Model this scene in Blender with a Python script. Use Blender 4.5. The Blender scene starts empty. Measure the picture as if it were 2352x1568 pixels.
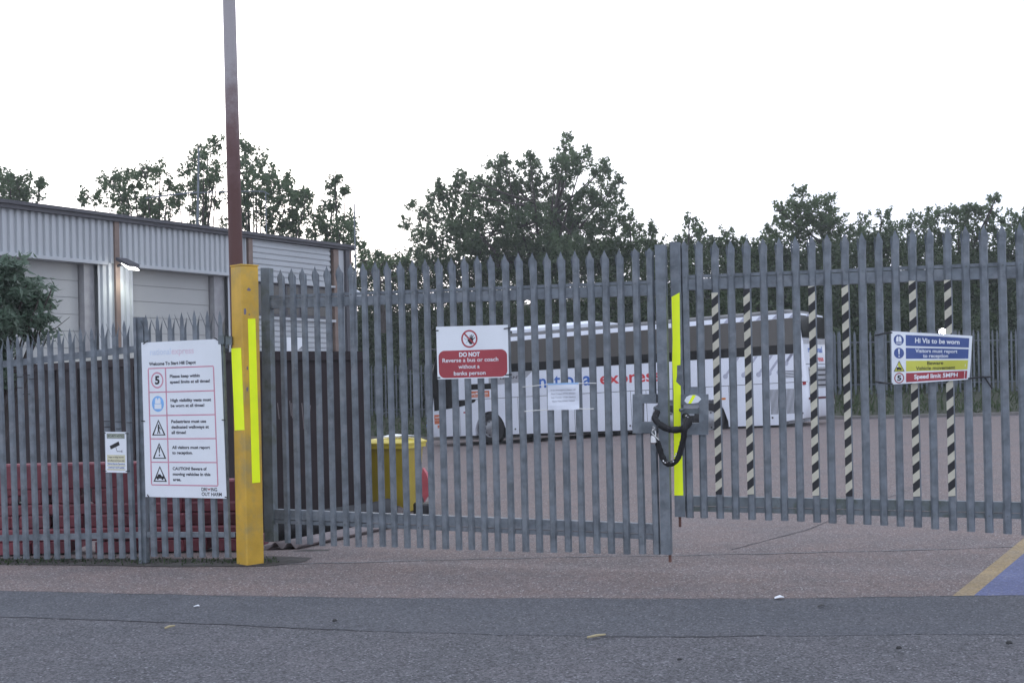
import bpy, bmesh, math, random
import numpy as np
from mathutils import Vector, Matrix, noise
random.seed(7); rng = np.random.default_rng(11)
S = bpy.context.scene; COL = S.collection
R = math.radians
# ------------------------------------------------------------------ camera
RHO, CH, F0, PX, PY = 0.020, 1.52, 2700.0, 1176.0, 872.0     # roll, eye height, focal length and horizon in units of a 2352 px wide frame
cr, sr = math.cos(RHO), math.sin(RHO)
cam = bpy.data.cameras.new('camera'); co = bpy.data.objects.new('camera', cam); COL.objects.link(co)
cam.sensor_width = 36; cam.lens = F0 / 2352 * 36; cam.shift_y = 88 / 2352; cam.clip_end = 3000
co.matrix_world = Matrix(((cr, sr, 0, 0), (0, 0, -1, 0), (-sr, cr, 0, CH), (0, 0, 0, 1)))
S.camera = co
# ------------------------------------------------------------------ light
SUN_EL, SUN_AZ = R(9), R(-12)          # azimuth from +Y, clockwise positive
W = bpy.data.worlds.new('World'); S.world = W; W.use_nodes = True
nt = W.node_tree; bg = nt.nodes['Background']
sky = nt.nodes.new('ShaderNodeTexSky'); sky.sky_type = 'NISHITA'; sky.sun_disc = False
sky.sun_elevation = SUN_EL; sky.sun_rotation = SUN_AZ
sky.air_density = 1.0; sky.dust_density = 4.0; sky.ozone_density = 1.5
hs = nt.nodes.new('ShaderNodeHueSaturation'); hs.inputs['Saturation'].default_value = 0.45
mx = nt.nodes.new('ShaderNodeMix'); mx.data_type = 'RGBA'; mx.inputs[0].default_value = 0.78
mx.inputs[7].default_value = (9.6, 10.4, 12.6, 1)      # thin even overcast under the clear sky
nt.links.new(sky.outputs[0], hs.inputs['Color']); nt.links.new(hs.outputs[0], mx.inputs[6])
nt.links.new(mx.outputs[2], bg.inputs['Color']); bg.inputs['Strength'].default_value = 0.12
sl = bpy.data.lights.new('sun', 'SUN'); sl.energy = 0.5; sl.angle = R(18); sl.color = (1.0, .93, .82)
so = bpy.data.objects.new('sun', sl); COL.objects.link(so)
sd = Vector((math.sin(SUN_AZ) * math.cos(SUN_EL), math.cos(SUN_AZ) * math.cos(SUN_EL), math.sin(SUN_EL)))
so.rotation_euler = sd.to_track_quat('Z', 'Y').to_euler(); so.location = (0, 0, 30)
S.view_settings.view_transform = 'Standard'; S.view_settings.look = 'None'; S.view_settings.gamma = 1
S.view_settings.exposure = 0.3
# ------------------------------------------------------------------ pixel helpers (a photo point seen at a known distance)
def P(x, y, Y):
    a = (x - PX) / F0 * Y; b = -(y - PY) / F0 * Y
    return Vector((a * cr + b * sr, Y, CH - a * sr + b * cr))
def onl(x, y, A, B):
    d = P(x, y, 1.0); dx = d.x; dz = d.z - CH
    ex, ey = B[0] - A[0], B[1] - A[1]
    q = (A[1] * dx - A[0]) / (ex - ey * dx); t = A[1] + q * ey
    return Vector((t * dx, t, CH + t * dz))
def sm(t): t = max(0., min(1., t)); return t * t * (3 - 2 * t)
def zg(X, Y):
    w = max(0., min(1., (9 - X) / 12)); w = w * w * (3 - 2 * w)
    if Y < 10.6: g = 0
    elif Y < 16: g = .34 * (Y - 10.6) / 5.4
    else: g = .34 + .40 * min(1, (Y - 16) / 25)
    return -g * w
def ong(x, y, dz=0):
    d = P(x, y, 1.0); t = 8.0
    for _ in range(60):
        t += ((zg(t * d.x, t) + dz - CH) / (d.z - CH) - t) * .5
    return Vector((t * d.x, t, zg(t * d.x, t) + dz))
# ------------------------------------------------------------------ materials
MATS = {}
def mat(name, col, rough=.6, metal=0, var=.12, scale=6, bump=0, bscale=60, spec=.5, col2=None, c2=(.5, .6), emit=None, coat=0, speck=None):
    if name in MATS: return MATS[name]
    m = bpy.data.materials.new(name); m.use_nodes = True; t = m.node_tree; b = t.nodes['Principled BSDF']
    N, K = t.nodes.new, t.links.new
    geo = N('ShaderNodeNewGeometry')
    b.inputs['Roughness'].default_value = rough; b.inputs['Metallic'].default_value = metal
    b.inputs['Specular IOR Level'].default_value = spec
    if coat: b.inputs['Coat Weight'].default_value = coat; b.inputs['Coat Roughness'].default_value = .08
    n = N('ShaderNodeTexNoise'); n.inputs['Scale'].default_value = scale; n.inputs['Detail'].default_value = 5
    K(geo.outputs['Position'], n.inputs['Vector'])
    r = N('ShaderNodeMapRange'); r.inputs[1].default_value = .3; r.inputs[2].default_value = .7
    r.inputs[3].default_value = 1 - var; r.inputs[4].default_value = 1 + var; K(n.outputs[0], r.inputs[0])
    mul = N('ShaderNodeMix'); mul.data_type = 'RGBA'; mul.blend_type = 'MULTIPLY'; mul.inputs[0].default_value = 1
    mul.inputs[6].default_value = (*col, 1); K(r.outputs[0], mul.inputs[7])
    out = mul.outputs[2]
    if col2:
        n2 = N('ShaderNodeTexNoise'); n2.inputs['Scale'].default_value = scale * .8; n2.inputs['Detail'].default_value = 8; n2.inputs['Roughness'].default_value = .65
        K(geo.outputs['Position'], n2.inputs['Vector'])
        r2 = N('ShaderNodeMapRange'); r2.inputs[1].default_value = c2[0]; r2.inputs[2].default_value = c2[1]; K(n2.outputs[0], r2.inputs[0])
        m2 = N('ShaderNodeMix'); m2.data_type = 'RGBA'; K(r2.outputs[0], m2.inputs[0]); K(out, m2.inputs[6]); m2.inputs[7].default_value = (*col2, 1)
        out = m2.outputs[2]
    if speck:
        v = N('ShaderNodeTexVoronoi'); v.inputs['Scale'].default_value = speck[0]; K(geo.outputs['Position'], v.inputs['Vector'])
        sep = N('ShaderNodeSeparateColor'); K(v.outputs['Color'], sep.inputs[0])
        r3 = N('ShaderNodeMapRange'); r3.inputs[1].default_value = 0; r3.inputs[2].default_value = 1
        r3.inputs[3].default_value = 1 - speck[1]; r3.inputs[4].default_value = 1 + speck[1]; K(sep.outputs[0], r3.inputs[0])
        m3 = N('ShaderNodeMix'); m3.data_type = 'RGBA'; m3.blend_type = 'MULTIPLY'; m3.inputs[0].default_value = 1
        K(out, m3.inputs[6]); K(r3.outputs[0], m3.inputs[7]); out = m3.outputs[2]
        th = N('ShaderNodeMath'); th.operation = 'GREATER_THAN'; th.inputs[1].default_value = speck[2]; K(sep.outputs[1], th.inputs[0])
        m4 = N('ShaderNodeMix'); m4.data_type = 'RGBA'; K(th.outputs[0], m4.inputs[0]); K(out, m4.inputs[6]); m4.inputs[7].default_value = (*speck[3], 1); out = m4.outputs[2]
    K(out, b.inputs['Base Color'])
    if bump:
        nb = N('ShaderNodeTexNoise'); nb.inputs['Scale'].default_value = bscale; nb.inputs['Detail'].default_value = 4; K(geo.outputs['Position'], nb.inputs['Vector'])
        bp = N('ShaderNodeBump'); bp.inputs['Strength'].default_value = bump; bp.inputs['Distance'].default_value = .01
        K(nb.outputs[0], bp.inputs['Height']); K(bp.outputs[0], b.inputs['Normal'])
    if emit: b.inputs['Emission Color'].default_value = (*emit[0], 1); b.inputs['Emission Strength'].default_value = emit[1]
    MATS[name] = m; return m
def leafmat(name, c1, c2, trans=.35, rough=.55):
    m = bpy.data.materials.new(name); m.use_nodes = True; t = m.node_tree; b = t.nodes['Principled BSDF']; N, K = t.nodes.new, t.links.new
    g = N('ShaderNodeNewGeometry'); rp = N('ShaderNodeValToRGB'); rp.color_ramp.elements[0].color = (*c1, 1); rp.color_ramp.elements[1].color = (*c2, 1)
    n = N('ShaderNodeTexNoise'); n.inputs['Scale'].default_value = .9; n.inputs['Detail'].default_value = 3; K(g.outputs['Position'], n.inputs['Vector'])
    a = N('ShaderNodeMath'); a.operation = 'MULTIPLY_ADD'; a.inputs[1].default_value = .5; K(g.outputs['Random Per Island'], a.inputs[0])
    s2 = N('ShaderNodeMapRange'); s2.inputs[1].default_value = .35; s2.inputs[2].default_value = .65; s2.inputs[3].default_value = 0; s2.inputs[4].default_value = .5
    K(n.outputs[0], s2.inputs[0]); K(s2.outputs[0], a.inputs[2]); K(a.outputs[0], rp.inputs[0]); K(rp.outputs[0], b.inputs['Base Color'])
    b.inputs['Roughness'].default_value = rough; b.inputs['Specular IOR Level'].default_value = .35
    tr = N('ShaderNodeBsdfTranslucent'); K(rp.outputs[0], tr.inputs['Color']); ms = N('ShaderNodeMixShader'); ms.inputs[0].default_value = trans
    K(b.outputs[0], ms.inputs[1]); K(tr.outputs[0], ms.inputs[2]); K(ms.outputs[0], t.nodes['Material Output'].inputs[0])
    return m
M = dict(
    galv=mat('galvanised_steel', (.155, .178, .200), .55, .3, .28, 11, .15, 90, col2=(.225, .245, .265), c2=(.50, .70)),
    galvd=mat('weathered_steel', (.15, .175, .19), .55, .35, .2, 9, .15, 80, col2=(.10, .12, .10), c2=(.5, .65)),
    yellow=mat('yellow_paint', (.60, .365, .045), .55, 0, .16, 5, .1, 40, col2=(.42, .30, .09), c2=(.48, .66)),
    rust=mat('rusty_steel', (.14, .065, .05), .8, 0, .3, 9, .4, 60, col2=(.07, .04, .036), c2=(.45, .6)),
    lav=mat('old_grey_paint', (.27, .24, .27), .6, 0, .12, 5, .2, 50, col2=(.17, .10, .085), c2=(.56, .66)),
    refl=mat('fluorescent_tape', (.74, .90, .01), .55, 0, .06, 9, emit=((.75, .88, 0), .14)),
    white=mat('white_board', (.78, .82, .86), .5, 0, .04, 3, spec=.4),
    cream=mat('cream_tape', (.52, .50, .40), .55, 0, .08, 20),
    black=mat('black_print', (.015, .015, .018), .6, 0, .1, 10),
    greyprint=mat('faded_black_print', (.05, .055, .07), .6),
    redprint=mat('red_print', (.36, .045, .06), .5, 0, .08, 5),
    pinkprint=mat('faded_red_print', (.60, .27, .35), .5, 0, .1, 20),
    palepink=mat('very_faded_print', (.74, .62, .70), .5), paleblue=mat('very_faded_blue', (.66, .74, .86), .5),
    blueprint=mat('blue_print', (.05, .09, .27), .5, 0, .08, 5), skyblue=mat('light_blue_print', (.22, .45, .80), .5),
    yelprint=mat('yellow_print', (.58, .58, .08), .5, 0, .05, 5), paper=mat('paper', (.72, .76, .84), .35, 0, .04, 6, coat=.3),
    tie=mat('black_cable_tie', (.02, .02, .022), .5), wtie=mat('white_cable_tie', (.75, .75, .72), .5),
    sleeve=mat('black_fabric_sleeve', (.012, .012, .014), .75, 0, .3, 60, .5, 150), chrome=mat('steel_link', (.6, .6, .6), .25, .95, .1, 30),
    coachw=mat('white_coach_paint', (.76, .80, .88), .3, 0, .03, 1.2, coat=.3), coachd=mat('dark_coach_trim', (.03, .032, .036), .4),
    glass=mat('tinted_reflection_glass', (.105, .100, .092), .12, 0, .06, .6, spec=.25), glassb=mat('dark_glass_and_reflection', (.012, .012, .012), .15, 0, .1, .6, spec=.2),  # on the coach side windows these two tones hold a painted reflection
    nered=mat('coach_red', (.62, .04, .05), .4), neblue=mat('coach_blue', (.04, .14, .48), .4), lilac=mat('livery_grey', (.42, .44, .54), .4),
    silver=mat('silver_grey_paint', (.36, .37, .40), .4), orange=mat('orange_sticker', (.58, .15, .06), .5, 0, .08, 3),
    tyre=mat('tyre_rubber', (.018, .018, .02), .8), rim=mat('wheel_steel', (.33, .34, .36), .4, .6), redlens=mat('red_lens', (.35, .02, .03), .3), amber=mat('amber_lens', (.6, .2, .03), .3),
    cont=mat('brown_container_paint', (.030, .023, .025), .7, 0, .25, 2.2, .1, 20, col2=(.045, .028, .025), c2=(.55, .7), spec=.2),
    clad=mat('pale_cladding', (.43, .455, .475), .5, 0, .05, .8), door=mat('roller_door', (.40, .41, .40), .55, 0, .05, .6),
    brown=mat('brown_trim', (.20, .145, .12), .6), fascia=mat('dark_fascia', (.07, .07, .08), .55, 0, .15, 1), reveal=mat('grey_reveal', (.30, .30, .31), .6),
    ledge=mat('cream_ledge', (.50, .50, .46), .7), redpl=mat('red_plastic', (.20, .048, .062), .6, 0, .25, 4, col2=(.13, .035, .05), c2=(.5, .7)),
    binm=mat('yellow_bin_plastic', (.40, .30, .03), .42, 0, .12, 3, col2=(.42, .24, .02), c2=(.6, .8)), lid=mat('bin_lid_plastic', (.62, .50, .06), .42, 0, .06, 5), rubber=mat('black_rubber', (.02, .021, .024), .6),
    pinkpl=mat('faded_red_plastic', (.50, .10, .13), .5), sheet=mat('grey_brown_sheet', (.20, .17, .17), .75, 0, .2, 8), rag=mat('dirty_cloth', (.13, .11, .11), .9, 0, .3, 12, .4, 30),
    bark=mat('bark', (.06, .05, .045), .9, 0, .3, 8, .5, 30), lens=mat('lit_lens', (1, 1, 1), .5, emit=((1, 1, .96), 14)), lens2=mat('bright_lens', (1, 1, 1), .5, emit=((1, 1, .93), 60)),
    farfence=mat('far_fence_steel', (.11, .13, .15), .6, .2, .2, 4), kerbm=mat('kerb_concrete', (.17, .16, .15), .85, 0, .2, 3), soil=mat('soil', (.05, .055, .035), .95, 0, .4, 2),
    stone=mat('stone', (.05, .05, .05), .9), straw=mat('straw', (.40, .34, .20), .8))
def gmat(name, col, col2, speck, bump=.5):
    m = mat(name, col, .85, 0, .16, 1.6, bump, 170, .3, col2=col2, c2=(.42, .66), speck=speck)
    for nd in m.node_tree.nodes:                    # coarse and fine mottling together
        if nd.type == 'TEX_NOISE' and nd.inputs['Scale'].default_value < 3: nd.inputs['Detail'].default_value = 11; nd.inputs['Roughness'].default_value = .82
    return m
M['drive'] = gmat('brown_grey_tarmac', (.166, .142, .138), (.205, .155, .140), (95, .46, .955, (.38, .36, .36)))
M['road'] = gmat('worn_road_tarmac', (.112, .113, .121), (.142, .137, .146), (95, .50, .965, (.27, .27, .29)), 1.0)
M['strip'] = gmat('newer_tarmac_strip', (.090, .094, .104), (.106, .107, .116), (95, .42, .98, (.22, .22, .23)))
M['bluep'] = gmat('blue_ground_paint', (.125, .145, .26), (.14, .15, .24), (80, .22, .975, (.25, .25, .3)))
M['yelp'] = gmat('worn_yellow_line', (.33, .245, .13), (.29, .235, .16), (80, .25, .97, (.35, .3, .25)))
M['redp'] = gmat('reddish_tarmac', (.175, .118, .112), (.165, .14, .14), (75, .32, .955, (.42, .36, .36)))
M['leafA'] = leafmat('sycamore_leaf', (.072, .116, .058), (.145, .20, .108), .55)
M['leafB'] = leafmat('pale_leaf', (.065, .105, .048), (.14, .20, .095), .5)
M['leafC'] = leafmat('undergrowth_leaf', (.018, .034, .014), (.062, .094, .036), .3)
M['leafD'] = leafmat('shrub_leaf', (.075, .125, .085), (.17, .23, .17), .35, .28)
M['grass'] = leafmat('grass_blade', (.03, .055, .02), (.08, .12, .04), .3)
# ------------------------------------------------------------------ mesh builder
ORG = {}
class MB:
    def __init__(s): s.v = []; s.f = []; s.m = []; s.mats = []
    def mi(s, m):
        if m not in s.mats: s.mats.append(m)
        return s.mats.index(m)
    def add(s, vs, fs, m):
        o = len(s.v); s.v += [tuple(v) for v in vs]; i = s.mi(m)
        for f in fs: s.f.append([o + k for k in f]); s.m.append(i)
    def ext(s, pts, n, d0, d1, m):              # polygon swept from d0 to d1 along n
        n = Vector(n); k = len(pts); a = [Vector(p) + n * d0 for p in pts]; b = [Vector(p) + n * d1 for p in pts]
        s.add(a + b, [list(range(k))[::-1], list(range(k, 2 * k))] + [[i, (i + 1) % k, k + (i + 1) % k, k + i] for i in range(k)], m)
    def box(s, c, sz, m, rz=0):
        c = Vector(c); x, y, z = (q / 2 for q in sz); rt = Matrix.Rotation(rz, 3, 'Z')
        pts = [c + rt @ Vector((sx * x, sy * y, -z)) for sx, sy in ((-1, -1), (1, -1), (1, 1), (-1, 1))]
        s.ext(pts, (0, 0, 1), 0, 2 * z, m)
    def tube(s, path, r, m, n=8, cap=True, sx=1):
        path = [Vector(p) for p in path]; k = len(path); rr = r if isinstance(r, (list, tuple)) else [r] * k
        vs = []; up = Vector((0.013, 1, .02)).normalized()
        for i, p in enumerate(path):
            d = (path[min(i + 1, k - 1)] - path[max(i - 1, 0)]).normalized()
            a = d.cross(up); a = a.normalized() if a.length > 1e-3 else Vector((1, 0, 0)); b = a.cross(d).normalized()
            for j in range(n):
                t = 2 * math.pi * j / n; vs.append(p + (a * math.cos(t) * sx + b * math.sin(t)) * rr[i])
        fs = [[i * n + j, i * n + (j + 1) % n, (i + 1) * n + (j + 1) % n, (i + 1) * n + j] for i in range(k - 1) for j in range(n)]
        if cap: fs += [list(range(n))[::-1], [(k - 1) * n + j for j in range(n)]]
        s.add(vs, fs, m)
    def cyl(s, c, ax, r, h, m, n=24, r2=None):
        ax = Vector(ax).normalized(); c = Vector(c); s.tube([c - ax * h / 2, c + ax * h / 2], [r, r if r2 is None else r2], m, n)
    def build(s, name, parent=None, smooth=False, xf=None):
        me = bpy.data.meshes.new(name); org = ORG.get(parent, Vector((0, 0, 0)))
        vs = s.v if xf is None else [tuple(xf(v)) for v in s.v]
        me.from_pydata([tuple(Vector(v) - org) for v in vs], [], s.f)
        for m in s.mats: me.materials.append(m)
        me.polygons.foreach_set('material_index', s.m)
        if smooth: me.polygons.foreach_set('use_smooth', [True] * len(s.f))
        me.update(); o = bpy.data.objects.new(name, me); COL.objects.link(o)
        if smooth:
            try: me.set_sharp_from_angle(angle=R(35))
            except Exception: pass
        if parent: o.parent = parent; ORG[o] = org
        else:                                   # origin at the base of a one-mesh thing
            a = np.array(vs); c = Vector(((a[:, 0].min() + a[:, 0].max()) / 2, (a[:, 1].min() + a[:, 1].max()) / 2, a[:, 2].min()))
            me.transform(Matrix.Translation(-c)); o.location = c; ORG[o] = c
        return o
def tag(o, label=None, cat=None, group=None, kind=None):
    for k, v in (('label', label), ('category', cat), ('group', group), ('kind', kind)):
        if v: o[k] = v
    return o
def thing(name, label, cat, loc, group=None):
    o = bpy.data.objects.new(name, None); COL.objects.link(o); o.location = loc; o.empty_display_size = .2; ORG[o] = Vector(loc)
    return tag(o, label, cat, group)
def struct(o): o['kind'] = 'structure'; return o
_T = {}
def textgeo(body, bold=0.0):
    k = (body, bold)
    if k not in _T:
        cu = bpy.data.curves.new('t', 'FONT'); cu.body = body; cu.offset = bold + .008; cu.resolution_u = 4
        o = bpy.data.objects.new('t', cu); COL.objects.link(o); bpy.context.view_layer.update()
        me = bpy.data.meshes.new_from_object(o.evaluated_get(bpy.context.evaluated_depsgraph_get()))
        _T[k] = ([tuple(v.co)[:2] for v in me.vertices], [list(p.vertices) for p in me.polygons])
        bpy.data.objects.remove(o); bpy.data.curves.remove(cu); bpy.data.meshes.remove(me)
    return _T[k]
CAPH = max(v[1] for v in textgeo('H')[0])
def put_text(mb, f, body, x0, x1, yb, cap, m, off, bold=.012, align=None):
    vs, fs = textgeo(body, bold); xa = min(v[0] for v in vs); xb = max(v[0] for v in vs); sy = cap / CAPH
    if x1 is None: sx = sy; x1 = x0 + (xb - xa) * sx
    sx = (x1 - x0) / (xb - xa)
    mb.add([f(x0 + (v[0] - xa) * sx, yb + v[1] * sy, off) for v in vs], fs, m)
# ------------------------------------------------------------------ ground, road, markings
def sheet(name, xs, ys, zf, m):
    mb = MB(); nx, ny = len(xs), len(ys)
    mb.add([(x, y, zf(x, y)) for y in ys for x in xs], [[j * nx + i, j * nx + i + 1, (j + 1) * nx + i + 1, (j + 1) * nx + i] for j in range(ny - 1) for i in range(nx - 1)], m)
    return struct(mb.build(name, smooth=True))
xs = [-160, -80, -40, -25] + [x * 1.0 for x in range(-18, 27)] + [35, 60, 120, 160]
ys = [-60, -20, 0, 4, 7, 8, 9, 10] + [10.6 + .6 * i for i in range(10)] + [17 + 1.5 * i for i in range(26)] + [60, 90, 200]
g = sheet('yard_ground', xs, ys, zg, M['drive'])
def draped(name, pts, m, dz, sub=8):
    mb = MB(); pts = [Vector(p) for p in pts]
    mb.add([(p.x, p.y, zg(p.x, p.y) + dz) for p in pts], [list(range(len(pts)))], m); return struct(mb.build(name))
edge = [(-60, 1356), (0, 1357.5), (244, 1363), (560, 1370), (880, 1374), (1149, 1374.5), (1500, 1376), (1814, 1375.5), (2188, 1369.5), (2420, 1368)]
crack = [(-60, 1415), (0, 1417), (260, 1425), (489, 1434), (700, 1444), (855, 1450), (1149, 1459), (1477, 1463), (1800, 1461), (2121, 1458), (2420, 1457)]
def jag(pts, a, n=10):
    out = []
    for (p, q) in zip(pts, pts[1:]):
        for i in range(n):
            t = i / n; out.append((p[0] + (q[0] - p[0]) * t, p[1] + (q[1] - p[1]) * t + random.uniform(-a, a)))
    return out + [pts[-1]]
E1 = [ong(*p) for p in jag(edge, .8)]; E2 = [ong(*p) for p in jag(crack, 1.0)]
def far(p, q, L): d = (p - q).normalized(); return p + d * L
E1 = [far(E1[0], E1[20], 40)] + E1 + [far(E1[-1], E1[-20], 40)]; E2 = [far(E2[0], E2[20], 40)] + E2 + [far(E2[-1], E2[-20], 40)]
draped('road', E1 + [Vector((60, -40, 0)), Vector((-60, -40, 0))], M['road'], .003)
draped('tarmac_strip', E1 + E2[::-1], M['strip'], .0048)
def ribbon(name, pix, w, m, dz, a=.6, world=False):
    pts = pix if world else [ong(*p) for p in jag(pix, a, 8)]; mb = MB(); L, Rr = [], []
    for i, p in enumerate(pts):
        d = (pts[min(i + 1, len(pts) - 1)] - pts[max(i - 1, 0)]).normalized(); nn = Vector((-d.y, d.x, 0)); ww = w * random.uniform(.4, 1.3) / 2
        for s_, l in ((1, L), (-1, Rr)): q = p + nn * ww * s_; l.append((q.x, q.y, zg(q.x, q.y) + dz))
    n = len(pts); mb.add(L + Rr, [[i, i + 1, n + i + 1, n + i] for i in range(n - 1)], m); return struct(mb.build(name))
DK = mat('crack_dark', (.06, .06, .066), .95)
ribbon('road_crack', [c for c in crack if c[0] < 900], .016, DK, .0062, .8)
ribbon('road_crack', [(1360, 1462), (1477, 1463), (1640, 1463), (1760, 1460)], .016, DK, .0062, .6)
ribbon('road_edge_joint', edge, .018, DK, .0060, .8)
for pl in ([(967, 1042), (1040, 1033), (1180, 1018)], [(967, 1094), (1100, 1082), (1300, 1068)], [(1050, 1108), (1200, 1090), (1420, 1072)], [(1680, 1262), (1850, 1218), (1990, 1160), (2130, 1110)]):
    ribbon('yard_joint', pl, .016 if pl[0][0] > 1600 else .026, DK, .004, .5)
ribbon('yard_joint', [(640, 1296), (1000, 1286), (1300, 1279), (1560, 1275), (1900, 1268), (2352, 1255)], .03, mat('pale_joint', (.20, .195, .20), .9, 0, .3, 40), .004, .8)
yl = [(2188, 1369), (2352, 1236), (2500, 1128), (2560, 1128), (2352, 1271), (2236, 1369)]
draped('yellow_line', [ong(*p) for p in yl], M['yelp'], .005)
draped('blue_bay_marking', [ong(*p) for p in ((2236, 1369), (2352, 1271), (2560, 1128), (2900, 1128), (2700, 1366))], M['bluep'], .0048)
rp = [(1430, 1345), (1600, 1325), (1800, 1318), (2000, 1305), (2190, 1298), (2300, 1285), (2260, 1262), (2200, 1250), (2000, 1262), (1800, 1272), (1600, 1285), (1450, 1300), (1330, 1318)]
# ------------------------------------------------------------------ kerb, bank
K = [Vector(p) for p in ((-40, 68, 0), (-14, 52, 0), (-2, 44.5, 0), (9, 38.5, 0), (14, 38.7, 0), (25, 41, 0), (60, 49, 0))]
def kpt(s):                                     # point and outward normal at arc length s
    for a, b in zip(K, K[1:]):
        l = (b - a).length
        if s <= l or b is K[-1]:
            d = (b - a) / l; return a + d * s, Vector((-d.y, d.x, 0))
        s -= l
KL = sum((b - a).length for a, b in zip(K, K[1:]))
def kat(s):
    a, na = kpt(max(0, s - 2.5)); b, nb = kpt(min(KL, s + 2.5)); c_, nc = kpt(s); return (a + b) / 2, (na + nb).normalized()
SS = [KL * i / 60 for i in range(61)]
mb = MB(); rows = []
for s in SS:
    p, n = kat(s); z = zg(p.x, p.y)
    for o, h in ((0, -.05), (0, .10), (.14, .11), (.14, -.05)): q = p + n * o; rows.append((q.x, q.y, z + h))
mb.add(rows, [[i * 4 + j, i * 4 + j + 1, i * 4 + 5 + j, i * 4 + 4 + j] for i in range(60) for j in range(3)], M['kerbm']); struct(mb.build('kerb'))
prof = [(.14, .06), (1.4, .22), (3.0, .75), (4.2, 1.2), (7, 3.4), (9.5, 5.0), (12, 5.9), (40, 6.1)]
mb = MB(); rows = []
for s in SS:
    p, n = kat(s); z = zg(p.x, p.y)
    for o, h in prof: q = p + n * o; rows.append((q.x, q.y, z + h))
kk = len(prof); mb.add(rows, [[i * kk + j, i * kk + j + 1, (i + 1) * kk + j + 1, (i + 1) * kk + j] for i in range(60) for j in range(kk - 1)], M['soil']); struct(mb.build('grass_bank', smooth=True))
pl = []
for s in np.linspace(58, KL - 20, 30):
    p, n = kat(s); pl.append(p - n * .12)
ribbon('blue_edge_line', pl, .09, mat('blue_line', (.10, .14, .28), .8), .006, world=True)
# ------------------------------------------------------------------ leaves
def leaves(name, c, size, m, parent=None, aspect=.6, droop=0, dirs=None):
    n = len(c); c = np.asarray(c, float); size = np.broadcast_to(size, n) * rng.uniform(.7, 1.3, n)
    a = rng.normal(size=(n, 3)) if dirs is None else dirs + rng.normal(size=(n, 3)) * .45
    a[:, 2] -= droop; a /= np.linalg.norm(a, axis=1)[:, None]
    b = np.cross(a, rng.normal(size=(n, 3))); b /= np.linalg.norm(b, axis=1)[:, None] + 1e-9
    nn = np.cross(a, b)
    L = size[:, None]; v = np.stack([c - a * L * .5, c + b * L * .5 * aspect - a * L * .05 + nn * L * .08, c + a * L * .5, c - b * L * .5 * aspect - a * L * .05 + nn * L * .08], 1).reshape(-1, 3)
    org = ORG.get(parent, Vector((0, 0, 0))); v = v - np.array(org)
    me = bpy.data.meshes.new(name); me.vertices.add(4 * n); me.vertices.foreach_set('co', v.ravel())
    me.loops.add(4 * n); me.loops.foreach_set('vertex_index', np.arange(4 * n)); me.polygons.add(n)
    me.polygons.foreach_set('loop_start', np.arange(0, 4 * n, 4)); me.polygons.foreach_set('loop_total', np.full(n, 4))
    me.materials.append(m); me.update(calc_edges=True); me.validate()
    o = bpy.data.objects.new(name, me); COL.objects.link(o)
    if parent: o.parent = parent; ORG[o] = org
    return o
def crown_pts(blobs, dens, spread):
    out = []; tips = []
    for (x, y, z, r) in blobs:
        nc = max(8, int(dens * r * r * 62))
        d = rng.normal(size=(nc, 3)); d[:, 2] += .25; d /= np.linalg.norm(d, axis=1)[:, None]
        rad = r * rng.uniform(.35, 1.12, nc) ** .8
        cc = np.array([x, y, z]) + d * rad[:, None] * np.array([1, 1, .95])
        tips += list(cc[rng.random(nc) < .08])
        for k in range(nc):
            m = 22; t = rng.uniform(0, 1, m); dd = d[k] * .6 + np.array([0, 0, .5]) + rng.normal(size=3) * .3
            out.append(cc[k] + t[:, None] * dd * spread * 1.6 + rng.normal(size=(m, 3)) * spread * (.55 - .25 * t[:, None]))
    return np.concatenate(out), tips
def tree(name, label, cat, blobs, Y, base, m, dens=1., leaf=.15, dy=1.6, spread=.16, group='trees behind the yard', trunk=.16, sparse=None):
    B = []
    for (x, y, r) in blobs:
        if name == 'sycamore_tree' and y < 520: r *= .80
        if base < 820: r *= 1.3; dens = max(dens, 1.15)
        yy = Y + random.uniform(-dy, dy); p = P(x, y, yy); B.append((p.x, p.y, p.z, r * yy / F0))
    bx = P(base, 700, Y).x; z0 = zg(bx, Y) if base < 820 else 4.0
    t = thing(name, label, cat, (bx, Y, z0), group)
    pts, tips = crown_pts(B, dens, spread)
    leaves('crown', pts, leaf, m, t)
    mb = MB(); cz = sum(b[2] for b in B) / len(B)
    top = max(B, key=lambda b: b[2]); st = Vector((bx, Y, z0 - .3))
    mid = Vector((bx * .5 + top[0] * .5, Y, (z0 + top[2]) / 2))
    mb.tube([st, st.lerp(mid, .5) + Vector((.1, 0, 0)), mid, Vector(top[:3])], [trunk, trunk * .8, trunk * .55, .02], M['bark'], 8)
    for b in B:
        k = random.uniform(.25, .75); s0 = st.lerp(mid, k * 1.2) if k < .6 else mid.lerp(Vector(top[:3]), k - .5)
        e = Vector(b[:3]); mb.tube([s0, s0.lerp(e, .5) + Vector((0, 0, -.1)), e], [trunk * .35, trunk * .22, .015], M['bark'], 5)
        for _ in range(5):
            dd = Vector(rng.normal(size=3)).normalized(); dd.z = abs(dd.z)
            mb.tube([e, e + dd * b[3] * 1.0], [.018, .006], M['bark'], 4)
    mb.build('trunk', t); return t
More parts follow.
